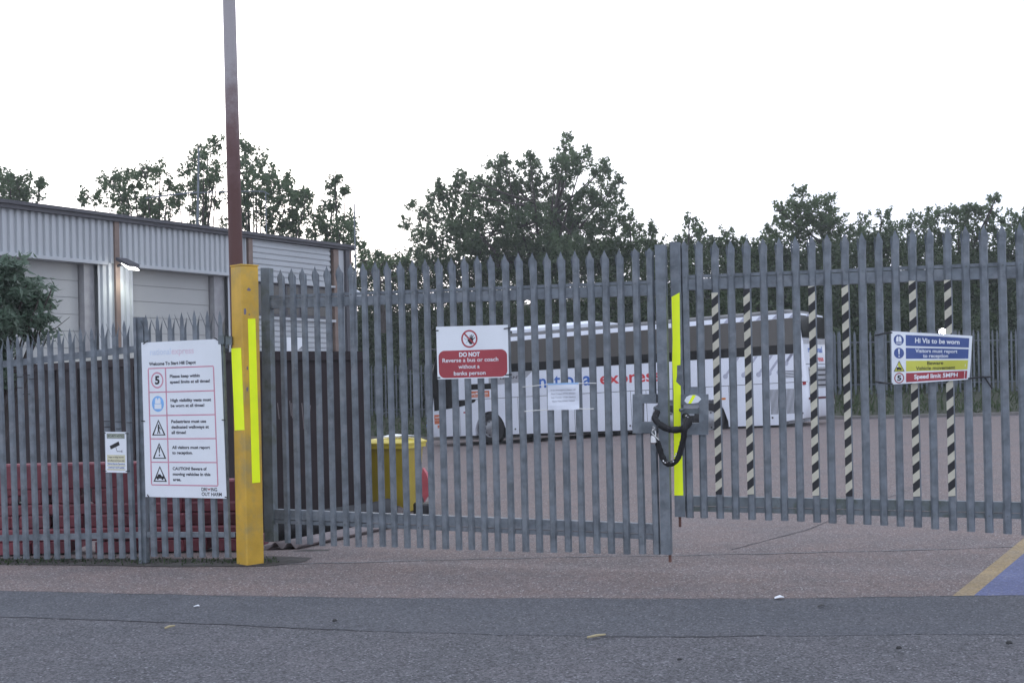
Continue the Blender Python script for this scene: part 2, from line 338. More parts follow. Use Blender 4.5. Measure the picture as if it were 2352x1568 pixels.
tree('sycamore_tree', 'large dense sycamore with a tall pointed top, above the middle of the left gate leaf', 'tree',
     [(975, 560, 34), (985, 510, 36), (1010, 465, 36), (1060, 500, 55), (1058, 440, 32), (1100, 450, 42), (1145, 400, 36), (1150, 450, 58), (1215, 395, 34), (1205, 460, 60), (1302, 322, 9), (1296, 345, 20), (1280, 372, 16), (1312, 370, 22), (1344, 352, 10), (1218, 368, 12), (1158, 372, 12), (1389, 382, 12), (1372, 398, 14), (1418, 420, 14), (1056, 404, 9), (1011, 432, 12), (945, 470, 10), (935, 520, 12), (1094, 418, 12), (1300, 395, 40), (1270, 440, 48), (1335, 378, 26), (1340, 470, 50), (1388, 412, 30), (1400, 465, 44), (1398, 530, 44), (1050, 560, 52), (1130, 540, 65), (1220, 540, 70), (1310, 540, 70), (1000, 605, 32), (1110, 600, 50), (1200, 600, 60), (1300, 600, 60), (1380, 600, 50), (960, 590, 18)],
     55, 1230, M['leafA'], 1.9, .145, 2.2, trunk=.22)
tree('small_tree', 'small pointed tree just right of the large sycamore', 'tree', [(1446, 508, 16), (1455, 545, 28), (1475, 585, 36), (1505, 560, 20), (1500, 530, 9), (1525, 590, 26)], 55, 1465, M['leafB'], 1.3)
tree('small_tree', 'small bright tree behind the tall steel posts where the gate leaves meet', 'tree', [(1583, 515, 16), (1588, 545, 28), (1560, 580, 32), (1620, 585, 28), (1600, 610, 40)], 54, 1585, M['leafB'], 1.3)
tree('small_tree', 'low rounded treetop seen over the first striped pales', 'tree', [(1668, 543, 16), (1650, 575, 24), (1690, 575, 26), (1720, 565, 14), (1745, 580, 26)], 54, 1670, M['leafB'], 1.3)
tree('hawthorn_tree', 'spiky two-headed tree above the third striped pale', 'tree', [(1790, 485, 14), (1812, 500, 24), (1842, 458, 22), (1835, 500, 36), (1880, 490, 34), (1908, 466, 16), (1860, 540, 50), (1912, 530, 34), (1785, 545, 32), (1940, 560, 34)], 54, 1860, M['leafB'], 1.5)
tree('small_tree', 'thin dark treetop with two peaks between the spiky tree and the broad hedge', 'tree', [(1982, 518, 20), (2024, 500, 16), (2038, 530, 26), (1970, 555, 30), (2050, 560, 30), (2010, 575, 36)], 53, 2010, M['leafA'], 1.2)
tree('hawthorn_tree', 'broad dark hawthorn rising over the hanging banner', 'tree', [(2105, 525, 30), (2150, 512, 26), (2200, 510, 34), (2240, 505, 32), (2272, 490, 18), (2120, 575, 45), (2200, 575, 50), (2275, 565, 46), (2285, 460, 7)], 52, 2190, M['leafA'], 1.5)
tree('hawthorn_tree', 'dark hawthorn at the far right end of the hedge', 'tree', [(2330, 520, 28), (2370, 510, 30), (2420, 520, 40), (2340, 580, 46), (2420, 590, 50)], 52, 2370, M['leafA'], 1.5)
tree('roadside_tree', 'treetop over the roof at the far left', 'tree', [(25, 418, 20), (8, 440, 30), (45, 440, 26), (92, 432, 7), (60, 458, 24), (-35, 440, 40), (20, 480, 40)], 44, 20, M['leafA'], 1.0, .14)
tree('maple_tree', 'sparse leaning tree over the roof between the lamp and the aerial', 'tree', [(210, 458, 18), (242, 442, 22), (272, 425, 24), (308, 432, 24), (335, 408, 22), (368, 400, 13), (298, 470, 30), (348, 465, 24), (385, 440, 14), (392, 482, 18), (330, 500, 30)], 44, 350, M['leafA'], .75, .14)
tree('maple_tree', 'tall open tree directly behind the roof aerial', 'tree', [(447, 372, 20), (478, 352, 15), (502, 336, 8), (468, 395, 26), (430, 400, 16), (498, 400, 16), (440, 438, 22), (480, 445, 26), (455, 490, 20), (412, 468, 14), (460, 520, 20)], 44, 458, M['leafA'], .8, .14)
tree('maple_tree', 'wide dense tree right of the rusty pole above the roof', 'tree', [(563, 345, 10), (580, 372, 22), (558, 400, 24), (602, 398, 20), (630, 425, 26), (590, 450, 38), (660, 440, 22), (702, 462, 20), (650, 490, 42), (590, 510, 35), (700, 508, 32), (545, 460, 20), (540, 510, 20), (650, 540, 30)], 45, 600, M['leafA'], 1.0, .14)
tree('maple_tree', 'narrow tree with thin bare twigs beyond the right end of the roof', 'tree', [(770, 412, 5), (758, 435, 8), (792, 440, 6), (765, 478, 18), (758, 508, 26), (780, 540, 32), (802, 505, 12), (740, 540, 22), (790, 572, 32)], 46, 775, M['leafA'], 1.1, .14)
tree('small_tree', 'low leafy bush seen over the gate tips right of the building', 'tree', [(838, 600, 20), (862, 590, 10), (872, 612, 22), (910, 612, 22), (940, 620, 24)], 52, 880, M['leafB'], 1.4)
# undergrowth on the bank: one mass
sR0 = sum((b - a).length for a, b in list(zip(K, K[1:]))[:2]) + 4; pts = []; N1 = 22000
for i in range(N1):
    s = random.uniform(8, KL - 12); p, n = kat(s); hmax = 6.2 + 1.5 * sm((sR0 + 9 - s) / 14) + .7 * noise.noise((s * .16, 3, 1)) + .6 * noise.noise((s * .5, 7, 1))
    h = random.random() ** .85 * hmax
    lump = .9 * noise.noise((s * .45, h * .6, 2.5)) + .5 * noise.noise((s * 1.3, h * 1.5, 8))
    o = 3.5 + 6.5 * (h / hmax) ** 1.4 - lump * 1.1
    q = p + n * o; z = zg(p.x, p.y) + .45 + h
    k = 20; pts.append(np.array([q.x, q.y, z]) + rng.normal(size=(k, 3)) * .17)
tag(leaves('undergrowth', np.concatenate(pts), .16, M['leafC']), 'dense dark green shrubs and ivy covering the bank behind the far fence', 'undergrowth', kind='stuff')
pts = []
for i in range(9000):
    s = random.uniform(12, KL - 14); p, n = kat(s); o = random.uniform(.15, 3.4) ; q = p + n * o
    pts.append((q.x, q.y, zg(p.x, p.y) + np.interp(o, [a for a, b in prof], [b for a, b in prof]) + random.uniform(0, .28)))
d_ = np.tile(np.array([[0, 0, 1.]]), (len(pts), 1))
tag(leaves('verge_grass', np.array(pts), .3, M['grass'], aspect=.16, dirs=d_), 'rough grass and weeds between the kerb and the far fence', 'grass', kind='stuff')
# ------------------------------------------------------------------ far fence (small)
def farfence(s0, s1, label, step=.19):
    p0, n0 = kat(s0); q = p0 + n0 * 3.0; t = thing('palisade_fence', label, 'fence', (q.x, q.y, zg(p0.x, p0.y) + .75), 'far palisade fences')
    base = None; k = int((s1 - s0) / step)
    for i in range(k):
        p, n = kat(s0 + i * step); q = p + n * 3.0; z = zg(p.x, p.y) + .75 + random.uniform(-.03, .03)
        if base is None:
            mb = MB(); mb.ext([(-.035, 0, 0), (.035, 0, 0), (.035, 0, 2.1), (0, 0, 2.25), (-.035, 0, 2.1)], (0, 1, 0), -.008, .008, M['farfence'])
            me = bpy.data.meshes.new('pale'); me.from_pydata(mb.v, [], mb.f); me.materials.append(M['farfence']); base = bpy.data.objects.new('pale', me); o = base
        else: o = base.copy()
        COL.objects.link(o); o.parent = t; o.location = Vector((q.x, q.y, z)) - ORG[t]; o.rotation_euler = (0, 0, math.atan2(-n.x, n.y))
    for h in (.35, 1.85):
        mb = MB(); pp = [kat(s0 + (s1 - s0) * i / 8) for i in range(9)]
        mb.tube([(p + n * 3.04) + Vector((0, 0, zg(p.x, p.y) + .75 + h)) for p, n in pp], .022, M['farfence'], 5); mb.build('rail', t)
    return t
sR = sum((b - a).length for a, b in list(zip(K, K[1:]))[:3])
farfence(sR - 2.5, sR + 14.5, 'dull palisade fence at the foot of the bank, right of the coach')
farfence(sR - 30, sR - 13, 'dim palisade fence at the foot of the bank, beyond the front of the coach')
# far lit floodlight on its pole
fp = P(2165, 762, 43); zb = zg(fp.x, fp.y) + .6
t = thing('floodlight', 'small dazzling lit floodlight on a thin pole beyond the top edge of the banner', 'floodlight', (fp.x, fp.y, zb))
mb = MB(); mb.tube([(fp.x, fp.y + .12, zb), (fp.x, fp.y + .12, fp.z + .1)], .035, M['farfence'], 8); mb.build('pole', t)
mb = MB(); mb.box((fp.x, fp.y + .04, fp.z), (.34, .08, .26), M['fascia']); mb.build('housing', t)
mb = MB(); mb.cyl((fp.x, fp.y - .012, fp.z), (0, 1, 0), .115, .02, M['lens2'], 20); mb.build('lens', t)
# hoop railing
hp = P(880, 988, 50); t = thing('hoop_railing', 'grey tubular hoop railing standing behind the yellow bin', 'railing', (hp.x, hp.y, zg(hp.x, hp.y)))
for x0, x1 in ((880, 912), (914, 946)):
    a = P(x0, 988, 50); b = P(x1, 988, 50); z = zg(a.x, a.y); mb = MB(); h = .98
    mb.tube([(a.x, a.y, z - .1), (a.x, a.y, z + h - .12), (a.x + .04, a.y, z + h - .03), (a.x + .14, a.y, z + h), (b.x - .14, b.y, z + h), (b.x - .04, b.y, z + h - .03), (b.x, b.y, z + h - .12), (b.x, b.y, z - .1)], .026, M['galv'], 8); mb.build('hoop', t, True)
# ------------------------------------------------------------------ warehouse
WA = Vector((-10.1, 23.2, 0)); WD = Vector((5.3, 8.8, 0)).normalized(); WN = Vector((WD.y, -WD.x, 0)); WB = WA + WD * 10.27
def wq(x, y): p = onl(x, y, WA, WB); return (p - WA).dot(WD), p.z
def Wp(q, z, d=0): return WA + WD * q + WN * d + Vector((0, 0, z))
EZ = 5.16; Z0 = -.5
wh = thing('warehouse', 'pale industrial unit with ribbed cladding, roller doors and a dark roof edge', 'building', Wp(4, Z0))
qL = -3.0; qR = wq(803, 600)[0]; qS = wq(580, 640)[0]; LZ = (wq(100, 599)[1] + wq(500, 629)[1]) / 2
d1a, d1b = qL + .4, wq(226, 700)[0]; d2a, d2b = wq(306, 700)[0], wq(524, 700)[0]
mb = MB(); mb.ext([Wp(qL, Z0, -.35), Wp(qR - .15, Z0, -.35), Wp(qR - .15, EZ - .1, -.35), Wp(qL, EZ - .1, -.35)], -WN, 0, 14, M['clad']); mb.build('wall', wh)
def ribs(q0, q1, z0, z1, pitch, horiz=False, amp=.05, d=0.0):
    mb = MB(); prof = [(0, 0), (.30, 0), (.42, -amp), (.72, -amp), (.84, 0), (1, 0)]; L = (z1 - z0) if horiz else (q1 - q0); n = max(1, int(round(L / pitch))); pt = []
    for i in range(n):
        for a, b in prof[:-1]: pt.append(((i + a) / n * L, b))
    pt.append((L, 0))
    vs = []
    for a, b in pt:
        if horiz: vs += [Wp(q0, z0 + a, d + b), Wp(q1, z0 + a, d + b)]
        else: vs += [Wp(q0 + a, z0, d + b), Wp(q0 + a, z1, d + b)]
    mb.add(vs, [[2 * i, 2 * i + 2, 2 * i + 3, 2 * i + 1] if not horiz else [2 * i, 2 * i + 1, 2 * i + 3, 2 * i + 2] for i in range(len(pt) - 1)], M['clad'])
    return mb.build('cladding_panel', wh)
ribs(qL, qS - .2, LZ + .05, EZ, .165); ribs(d1b, d2a, Z0, LZ + .05, .165); ribs(d2b, qS - .2, Z0, LZ + .05, .165)
zw1 = (wq(590, 650)[1] + wq(740, 655)[1]) / 2; zw0 = (wq(620, 727)[1] + wq(740, 733)[1]) / 2; qE = wq(760, 650)[0]
ribs(qS, qE, zw1 + .05, EZ, .135, True, .03); ribs(qS, qE, Z0, zw0 - .05, .135, True, .03)
def wbox(name, q0, q1, z0, z1, d0, d1, m, parent=wh):
    mb = MB(); mb.ext([Wp(q0, z0), Wp(q1, z0), Wp(q1, z1), Wp(q0, z1)], WN, d0, d1, m); return mb.build(name, parent)
for a, b in ((262, 272), (569, 578), (764, 775), (799, 805)):
    q0, q1 = wq(a, 600)[0], wq(b, 600)[0]; wbox('trim_strip', q0, q1, Z0, EZ, -.05, .045, M['brown'])
wbox('downpipe', wq(789, 620)[0], wq(797, 620)[0], Z0, EZ, .0, .10, M['fascia']); wbox('corner_panel', wq(775.5, 620)[0], wq(788.5, 620)[0], Z0, EZ, -.3, .02, M['clad'])
mb = MB()
mb.ext([Wp(qL - .3, EZ - .05), Wp(qR + .12, EZ + .03), Wp(qR + .12, EZ + .09), Wp(qL - .3, EZ + .04)], WN, -.1, .10, M['fascia'])
mb.ext([Wp(qL - .3, EZ + .042), Wp(qR + .12, EZ + .092), Wp(qR + .12, EZ + .17), Wp(qL - .3, EZ + .11)], WN, -.1, .15, M['fascia'])
mb.ext([Wp(qL - .3, EZ + .05, -.1), Wp(qR + .12, EZ + .10, -.1), Wp(qR + .12, EZ + .3, -13.5), Wp(qL - .3, EZ + .25, -13.5)], (0, 0, 1), -.1, .03, M['fascia']); mb.build('roof', wh)
for k, (a, b) in enumerate(((d1a, d1b), (d2a, d2b))):
    q2 = wq(200, 700)[0] if k == 0 else wq(499, 700)[0]
    wbox('lintel', a - .02, b + .22, LZ, LZ + .07, -.3, .07, M['clad'])
    mb = MB(); n = 13; zz = [Z0 + (LZ - Z0) * i / n for i in range(n + 1)]
    for z0_, z1_ in zip(zz, zz[1:]): mb.ext([Wp(a, z0_ + .006), Wp(q2, z0_ + .006), Wp(q2, z1_ - .006), Wp(a, z1_ - .006)], WN, -.34, -.28, M['door'])
    mb.ext([Wp(a, Z0), Wp(q2, Z0), Wp(q2, LZ), Wp(a, LZ)], WN, -.348, -.30, M['reveal']); mb.build('roller_door', wh)
    wbox('door_reveal', q2 + .03, b, Z0, LZ, -.345, -.12, M['reveal'])
# windows of the office end
fr = wbox('window_band', qS, qE, zw0 - .05, zw1 + .05, -.12, -.06, M['fascia']); wbox('window_sill', qS, qE + .12, zw0 - .07, zw0 - .0, -.05, .06, M['clad']); wbox('window_head', qS, qE + .12, zw1, zw1 + .05, -.05, .06, M['clad'])
nw = 5
for i in range(nw):
    q0 = qS + (qE - qS) * i / nw + .04; q1 = qS + (qE - qS) * (i + 1) / nw - .04
    w_ = wbox('window', q0, q1, zw0 + .02, zw1 - .02, -.058, -.03, M['fascia'])
    mb = MB(); mb.ext([Wp(q0 + .05, zw0 + .08), Wp(q1 - .05, zw0 + .08), Wp(q1 - .05, zw1 - .08), Wp(q0 + .05, zw1 - .08)], WN, -.029, -.022, M['glass']); mb.build('pane', w_)
pq0, pz1 = wq(655, 774); pq1, _ = wq(701, 776)
t = thing('wall_poster', 'white poster with fanned grey lines on the slatted end of the warehouse', 'poster', Wp((pq0 + pq1) / 2, pz1 - .9, .06))
wbox('panel', pq0, pq1, pz1 - .9, pz1, .045, .055, M['white'], t)
mb = MB()
for i in range(7):
    a = i / 6; mb.ext([Wp(pq1 - .55 + a * .42, pz1 - .46), Wp(pq1 - .56 + a * .42 + .02, pz1 - .46), Wp(pq1 - .02, pz1 - .14 - .28 * a * .3), Wp(pq1 - .02, pz1 - .115 - .28 * a * .3)], WN, .0555, .058, M['greyprint'])
mb.build('printed_lines', t)
# lamp on the wall
lq, lz = wq(268, 609); t = thing('wall_floodlight', 'lit floodlight fixed on the brown strip between the two roller doors', 'floodlight', Wp(lq, lz - .1, .1))
c0 = Wp(lq, lz + .02, .3); mb = MB(); U = (WD * .15); dn = (WN * .25 + Vector((0, 0, -.10)))
mb.ext([c0 - U - dn * .6, c0 + U - dn * .6, c0 + U + dn, c0 - U + dn], (0, 0, 1), 0, .07, M['fascia']); mb.tube([Wp(lq, lz - .02, .04), Wp(lq, lz + .02, .25)], .03, M['fascia'], 6); mb.build('housing', t)
mb = MB(); up = WN * .45 + Vector((0, 0, -.89)); e0 = c0 + dn
mb.ext([c0 - U * .9 + dn * .05 - Vector((0, 0, .004)), c0 + U * .9 + dn * .05 - Vector((0, 0, .004)), e0 + U * .9 - Vector((0, 0, .05)), e0 - U * .9 - Vector((0, 0, .05))], (0, 0, 1), -.012, 0, M['lens']); mb.build('lens', t)
ll = bpy.data.lights.new('wall_floodlight_glow', 'SPOT'); ll.energy = 22; ll.spot_size = R(120); ll.spot_blend = .7; ll.shadow_soft_size = .12; ll.color = (.95, 1, .86)
lo = bpy.data.objects.new('wall_floodlight_glow', ll); COL.objects.link(lo); lo.location = c0 + dn * .5 - Vector((0, 0, .09)); lo.rotation_euler = (Vector((0, 0, 1)) + WN * .25).to_track_quat('Z', 'Y').to_euler()
# aerial on the roof
aY = 30; p0 = P(453, 513, aY); p1 = P(456.5, 340, aY); t = thing('roof_aerial', 'thin aerial mast with long cross arms on the warehouse roof', 'aerial', p0)
mb = MB(); mb.tube([p0 - Vector((0, 0, .25)), p1], [.035, .02], M['galv'], 6); mb.build('mast', t)
mb = MB(); mb.tube([P(333, 456, aY), P(395, 447.5, aY), P(453, 442, aY)], .02, M['galv'], 5); mb.build('arm', t)
mb = MB(); mb.tube([P(458, 443, aY), P(555, 439.5, aY), P(606, 440, aY), P(618, 447, aY)], .016, M['galv'], 5); mb.build('arm', t)
mb = MB(); mb.tube([P(610, 440, aY), P(612, 535, aY)], .014, M['galv'], 5); mb.build('strut', t)
p0 = P(818, 1010, 31); p1 = P(813.5, 468, 31); mb = MB(); mb.tube([(p1.x, 31, zg(p1.x, 31) - .1), (p1.x, 31, p1.z)], [.03, .018], M['galv'], 6); tag(mb.build('thin_mast'), 'thin pale mast at the right-hand corner of the warehouse', 'mast')
# white canopy tip behind the warehouse corner
a = P(816, 664, 38); mb = MB(); mb.ext([a + Vector((-2.5, 0, .3)), a + Vector((.02, 0, .0)), a + Vector((.42, 0, -.32)), a + Vector((.42, 0, -.42)), a + Vector((-2.5, 0, -.42))], (0, 1, 0), 0, 1.5, M['white']); 
mb.ext([a + Vector((-2.4, .2, -.42)), a + Vector((-2.3, .2, -.42)), a + Vector((-2.3, .2, -3.2)), a + Vector((-2.4, .2, -3.2))], (0, 1, 0), 0, .1, M['white'])
tag(mb.build('canopy'), 'white sloping canopy tip showing past the warehouse corner', 'canopy')
# ------------------------------------------------------------------ brown steel container
CA = Vector((-3.2, 14.0, 0)); C1 = Vector((-5.3, 6.0, 0)).normalized(); C2 = Vector((6.0, 5.3, 0)).normalized()
CT = 1.52 + 73 / F0 * 14.6; zc = -.36
t = thing('steel_container', 'dark brown open-topped steel container behind the fence', 'container', CA + Vector((0, 0, zc)))
c3 = CA + C2 * 1.78; mb = MB()
for A_, B_, n_ in ((CA, CA + C1 * 9, C2), (CA, c3, C1), (c3, c3 + C1 * 9, -C2), (CA + C1 * 9, c3 + C1 * 9, -C1)):
    mb.ext([A_ + Vector((0, 0, zc)), B_ + Vector((0, 0, zc)), B_ + Vector((0, 0, CT)), A_ + Vector((0, 0, CT))], n_, 0, .06, M['cont'])
mb.build('side_wall', t)
mb = MB(); o_ = .03
for A_, B_, n_ in ((CA, CA + C1 * 9, -C2), (CA, c3, -C1)):
    mb.ext([A_ + Vector((0, 0, CT - .10)), B_ + Vector((0, 0, CT - .10)), B_ + Vector((0, 0, CT + .01)), A_ + Vector((0, 0, CT + .01))], n_, .001, .04, M['cont'])
for i in range(1, 9):
    p = CA + C1 * i; mb.ext([p + Vector((0, 0, zc)), p + C1 * .08 + Vector((0, 0, zc)), p + C1 * .08 + Vector((0, 0, CT - .10)), p + Vector((0, 0, CT - .10))], -C2, .001, .05, M['cont'])
mb.build('top_rim', t)
mb = MB(); WM = mat('chalk_scratch', (.17, .15, .15), .9)
for (xa, ya, xb, yb) in ((664, 920, 668, 955), (668, 925, 671, 960), (692, 925, 697, 985), (698, 925, 705, 930), (702, 930, 704, 962), (636, 925, 640, 962), (712, 930, 708, 960), (652, 930, 655, 942)):
    a = onl(xa, ya, CA, c3); b = onl(xb, yb, CA, c3); mb.ext([a, b, b + C2 * .012, a + C2 * .012], -C1, .002, .004, WM)
mb.build('scratch_marks', t)
# cream ledge wall behind container at left
LA = onl(0, 800, (-9.5, 22), (-4.5, 16)); 
mb = MB(); a = P(-60, 826, 21.5); b = P(330, 806, 16.5); b2 = P(-60, 840, 21.5)
mb.ext([(a.x, a.y, -.4), (b.x, b.y, -.4), (b.x, b.y, b.z), (a.x, a.y, b.z)], (.2, .98, 0), 0, .25, M['ledge']); tag(mb.build('low_wall'), 'pale rendered wall top running behind the dark container', 'wall')
# ------------------------------------------------------------------ pales
def palemesh(splay, plain=False, H=2.4):
    bm = bmesh.new(); X = [-.032, -.019, .019, .032]; Y = [.021, 0, 0, .021]
    def face(pts): bm.faces.new([bm.verts.new(p) for p in pts])
    def col(i, top, nm=6): pass
    if plain:
        ring = [[bm.verts.new((x, y, z)) for x, y in zip(X, Y)] for z in (0, H)]
        for i in range(3): bm.faces.new((ring[0][i], ring[0][i + 1], ring[1][i + 1], ring[1][i]))
    else:
        b = [bm.verts.new((x, y, 0)) for x, y in zip(X, Y)]; h = H - .16
        u = [bm.verts.new((x, y, h)) for x, y in zip(X, Y)]
        for i in range(3): bm.faces.new((b[i], b[i + 1], u[i + 1], u[i]))
        if splay:                       # long centre spike, side prongs curling out
            m1, m2 = bm.verts.new((-.016, -.004, H - .07)), bm.verts.new((.016, -.004, H - .07)); tp = bm.verts.new((0, -.004, H)); bm.faces.new((u[1], u[2], m2, m1)); bm.faces.new((m1, m2, tp))
            l = bm.verts.new((-.058, -.02, H - .02)); l2 = bm.verts.new((-.050, .0, H - .08)); bm.faces.new((u[0], u[1], l2)); bm.faces.new((u[0], l2, l))
            r = bm.verts.new((.036, .03, H - .05)); bm.faces.new((u[2], u[3], r))
        else:
            m1, m2 = bm.verts.new((-.021, -.002, H - .052)), bm.verts.new((.021, -.002, H - .052)); tp = bm.verts.new((0, -.002, H)); bm.faces.new((u[1], u[2], m2, m1)); bm.faces.new((m1, m2, tp))
            l = bm.verts.new((-.040, .006, H - .085)); l2 = bm.verts.new((-.029, .006, H - .035)); l3 = bm.verts.new((-.021, .004, H - .12)); bm.faces.new((u[0], u[1], l3)); bm.faces.new((u[0], l3, l2, l))
            r = bm.verts.new((.036, .014, H - .075)); r2 = bm.verts.new((.023, .004, H - .052)); bm.faces.new((u[2], u[3], r, r2))
    bmesh.ops.recalc_face_normals(bm, faces=bm.faces)
    bmesh.ops.solidify(bm, geom=bm.faces[:], thickness=.0035)
    me = bpy.data.meshes.new('pale'); bm.to_mesh(me); bm.free(); me.materials.append(M['galv']); return me
PG, PS, PP = palemesh(False), palemesh(True), palemesh(False, True)
_pb = {}; PMX = {}
def pale(me, top, bot, xdir, parent, name='pale', H=2.4, out=0):
    k = me.name
    if k not in _pb: o = bpy.data.objects.new(name, me); _pb[k] = o
    else: o = _pb[k].copy(); o.name = name
    COL.objects.link(o); z = (top - bot); L = z.length; z = z / L; x = (xdir - z * xdir.dot(z)).normalized(); y = z.cross(x)
    mw = Matrix((x, y, z)).transposed().to_4x4(); mw.translation = bot - ORG[parent] + y * out; mw = mw @ Matrix.Diagonal((random.uniform(.91, .98), 1, L / H, 1))
    PMX[o] = Matrix.Translation(ORG[parent]) @ mw; o.parent = parent; o.matrix_local = mw; ORG[o] = bot.copy()
    return o
def bolt(par, c, n):
    if 'bolt' not in _pb:
        q = MB(); q.cyl((0, -.002, 0), (0, 1, 0), .006, .008, M['galvd'], 8); me = bpy.data.meshes.new('bolt_head'); me.from_pydata(q.v, [], q.f); me.materials.append(M['galvd']); _pb['bolt'] = o = bpy.data.objects.new('bolt_head', me)
    else: o = _pb['bolt'].copy()
    COL.objects.link(o); o.parent = par; o.location = Vector(c) - ORG[par]; o.rotation_euler = (0, 0, math.atan2(n.x, -n.y))
def qpoly(mb, xy, A, B, n, d0, d1, m): mb.ext([onl(x, y, A, B) for x, y in xy], n, d0, d1, m)
def dirn(A, B): d = (Vector((B[0] - A[0], B[1] - A[1], 0))).normalized(); return d, Vector((d.y, -d.x, 0))   # along, toward the camera
# ------------------------------------------------------------------ left fence
FA = P(0, 900, 10.42); FB = P(318, 900, 10.1); FC = P(318, 900, 10.1); FD = P(530, 900, 10.0)
fd1, fn1 = dirn(FA, FB); fd2, fn2 = dirn(FC, FD)
lf = thing('palisade_fence', 'galvanised palisade fence with splayed spike tips left of the yellow post', 'fence', onl(200, 1290, FA, FB))
for x, y in ((-30, 776), (-6, 774), (18, 771), (40, 769), (64, 766), (88, 765), (111, 759), (135, 757), (160, 753.6), (184, 751), (210, 750), (235, 741), (260, 738.6), (285, 735)):
    b = 1283 + random.uniform(-1.5, 1.5); pale(PS, onl(x, y, FA, FB), onl(x + .034 * (b - y), b, FA, FB), fd1, lf)
for x, y in ((335, 722), (361, 723), (389, 720), (417, 717), (446, 712), (476, 712), (505, 713)):
    b = 1277 + (x - 335) * .02 + random.uniform(-1, 1); pale(PS, onl(x, y, FC, FD), onl(x + .030 * (b - y), b, FC, FD), fd2, lf)
for xy in ([(-60, 836), (312, 793), (312, 808), (-60, 851)], [(-60, 1231), (330, 1222), (330, 1235), (-60, 1244)]):
    mb = MB(); qpoly(mb, xy, FA, FB, fn1, -.05, -.02, M['galv']); mb.build('rail', lf)
for xy in ([(322, 792), (522, 784), (522, 799), (322, 807)], [(332, 1222), (538, 1223), (538, 1234), (332, 1234)]):
    mb = MB(); qpoly(mb, xy, FC, FD, fn2, -.05, -.02, M['galv']); mb.build('rail', lf)
mb = MB(); qpoly(mb, [(307, 729), (327, 728), (334, 1293), (321, 1293)], FA, FB, fn1, -.075, -.012, M['galv'])
qpoly(mb, [(307, 729), (313, 729), (327, 1293), (321, 1293)], FA, FB, fn1, -.012, .012, M['galv']); mb.build('post', lf)
mb = MB(); 
for x, y in ((503, 770), (520, 772)): qpoly(mb, [(x, y), (x + 14, y), (x + 14, y + 20), (x, y + 20)], FC, FD, fn2, -.02, .02, M['galvd'])
mb.build('fixing_bracket', lf)
# ties left on the bars
mb = MB()
for x, y in ((45, 865), (62, 861), (45, 890), (76, 870), (62, 905), (248, 967), (274, 968), (300, 970), (249, 980), (276, 984)):
    a = onl(x - 8, y, FA, FB) + fn1 * .008; b = onl(x + 8, y, FA, FB) + fn1 * .008; mb.tube([a, b], .0035, M['tie'], 5)
mb.build('wire_tie', lf)
# ------------------------------------------------------------------ yellow post and pole
pc = P(566, 1290, 10.0); pc.z = 0; PZ = P(559, 612, 10).z; HD = .119
cs = [pc + Vector(v) * HD for v in ((-1, .06, 0), (.02, -1, 0), (1, .06, 0), (.02, 1, 0))]
cs = [Vector((P(x, 900, 10).x, 10 + dy, 0)) for x, dy in ((534, .01), (566.5, -.11), (599, .01), (566.5, .12))]
yp = thing('yellow_gatepost', 'scuffed yellow square steel gatepost with fluorescent strips', 'gatepost', pc)
mb = MB(); mb.ext(cs, (0, 0, 1), -.05, PZ, M['yellow']); o = mb.build('post', yp)
o.modifiers.new('b', 'BEVEL').width = .008
mb = MB(); mb.ext([c + (c - Vector((cs[0] + cs[2]) / 2)) * .02 for c in cs], (0, 0, 1), PZ, PZ + .012, M['yellow']); mb.build('cap', yp)
nl = Vector((cs[1].y - cs[0].y, -(cs[1].x - cs[0].x), 0)).normalized(); nr = Vector((cs[2].y - cs[1].y, -(cs[2].x - cs[1].x), 0)).normalized()
mb = MB(); qpoly(mb, [(532, 800), (554, 798.5), (562, 987), (540, 988)], cs[0], cs[1], nl, .001, .004, M['refl']); mb.build('reflective_strip', yp)
mb = MB(); qpoly(mb, [(569, 732), (586, 731.5), (597, 1107), (579, 1109)], cs[1], cs[2], nr, .001, .004, M['refl']); mb.build('reflective_strip', yp)
mb = MB()
for (x, y, w, h) in ((571, 665, 10, 9), (563, 715, 7, 18), (575, 740, 5, 5), (568, 845, 4, 10), (568, 893, 5, 14), (573, 722, 4, 4)):
    A_, B_, n_ = (cs[1], cs[2], nr) if x > 565 else (cs[0], cs[1], nl)
    pp = [(x + w * .5 * math.cos(a) * random.uniform(.6, 1.1), y + h * .5 * math.sin(a) * random.uniform(.6, 1.1)) for a in np.linspace(0, 6.28, 9)[:-1]]
    mb = MB(); mb.ext([onl(u, v, A_, B_) for u, v in pp[::-1]], n_, .0005, .0015, mat('chipped_steel', (.17, .15, .19), .7)); mb.build('chipped_patch', yp)
pY = 10.28; pb = P(560, 1285, pY); ptop = P(523, -120, pY); pb.z = 0
t = thing('steel_pole', 'tall round pole, rusty red low down and faded grey above, behind the yellow post', 'pole', pb)
zr = P(538, 400, pY); zm = pb.lerp(ptop, (zr.z - pb.z) / (ptop.z - pb.z))
pm = bpy.data.materials.new('pole_paint_and_rust'); pm.use_nodes = True; tt = pm.node_tree; bb = tt.nodes['Principled BSDF']; bb.inputs['Roughness'].default_value = .7
ge = tt.nodes.new('ShaderNodeNewGeometry'); sx_ = tt.nodes.new('ShaderNodeSeparateXYZ'); no = tt.nodes.new('ShaderNodeTexNoise'); no.inputs['Scale'].default_value = 3.5; no.inputs['Detail'].default_value = 9; no.inputs['Roughness'].default_value = .7
ad = tt.nodes.new('ShaderNodeMath'); ad.operation = 'MULTIPLY_ADD'; ad.inputs[1].default_value = 1.6; mr = tt.nodes.new('ShaderNodeMapRange'); mr.inputs[1].default_value = zr.z - .15 + .8; mr.inputs[2].default_value = zr.z + .95 + .8
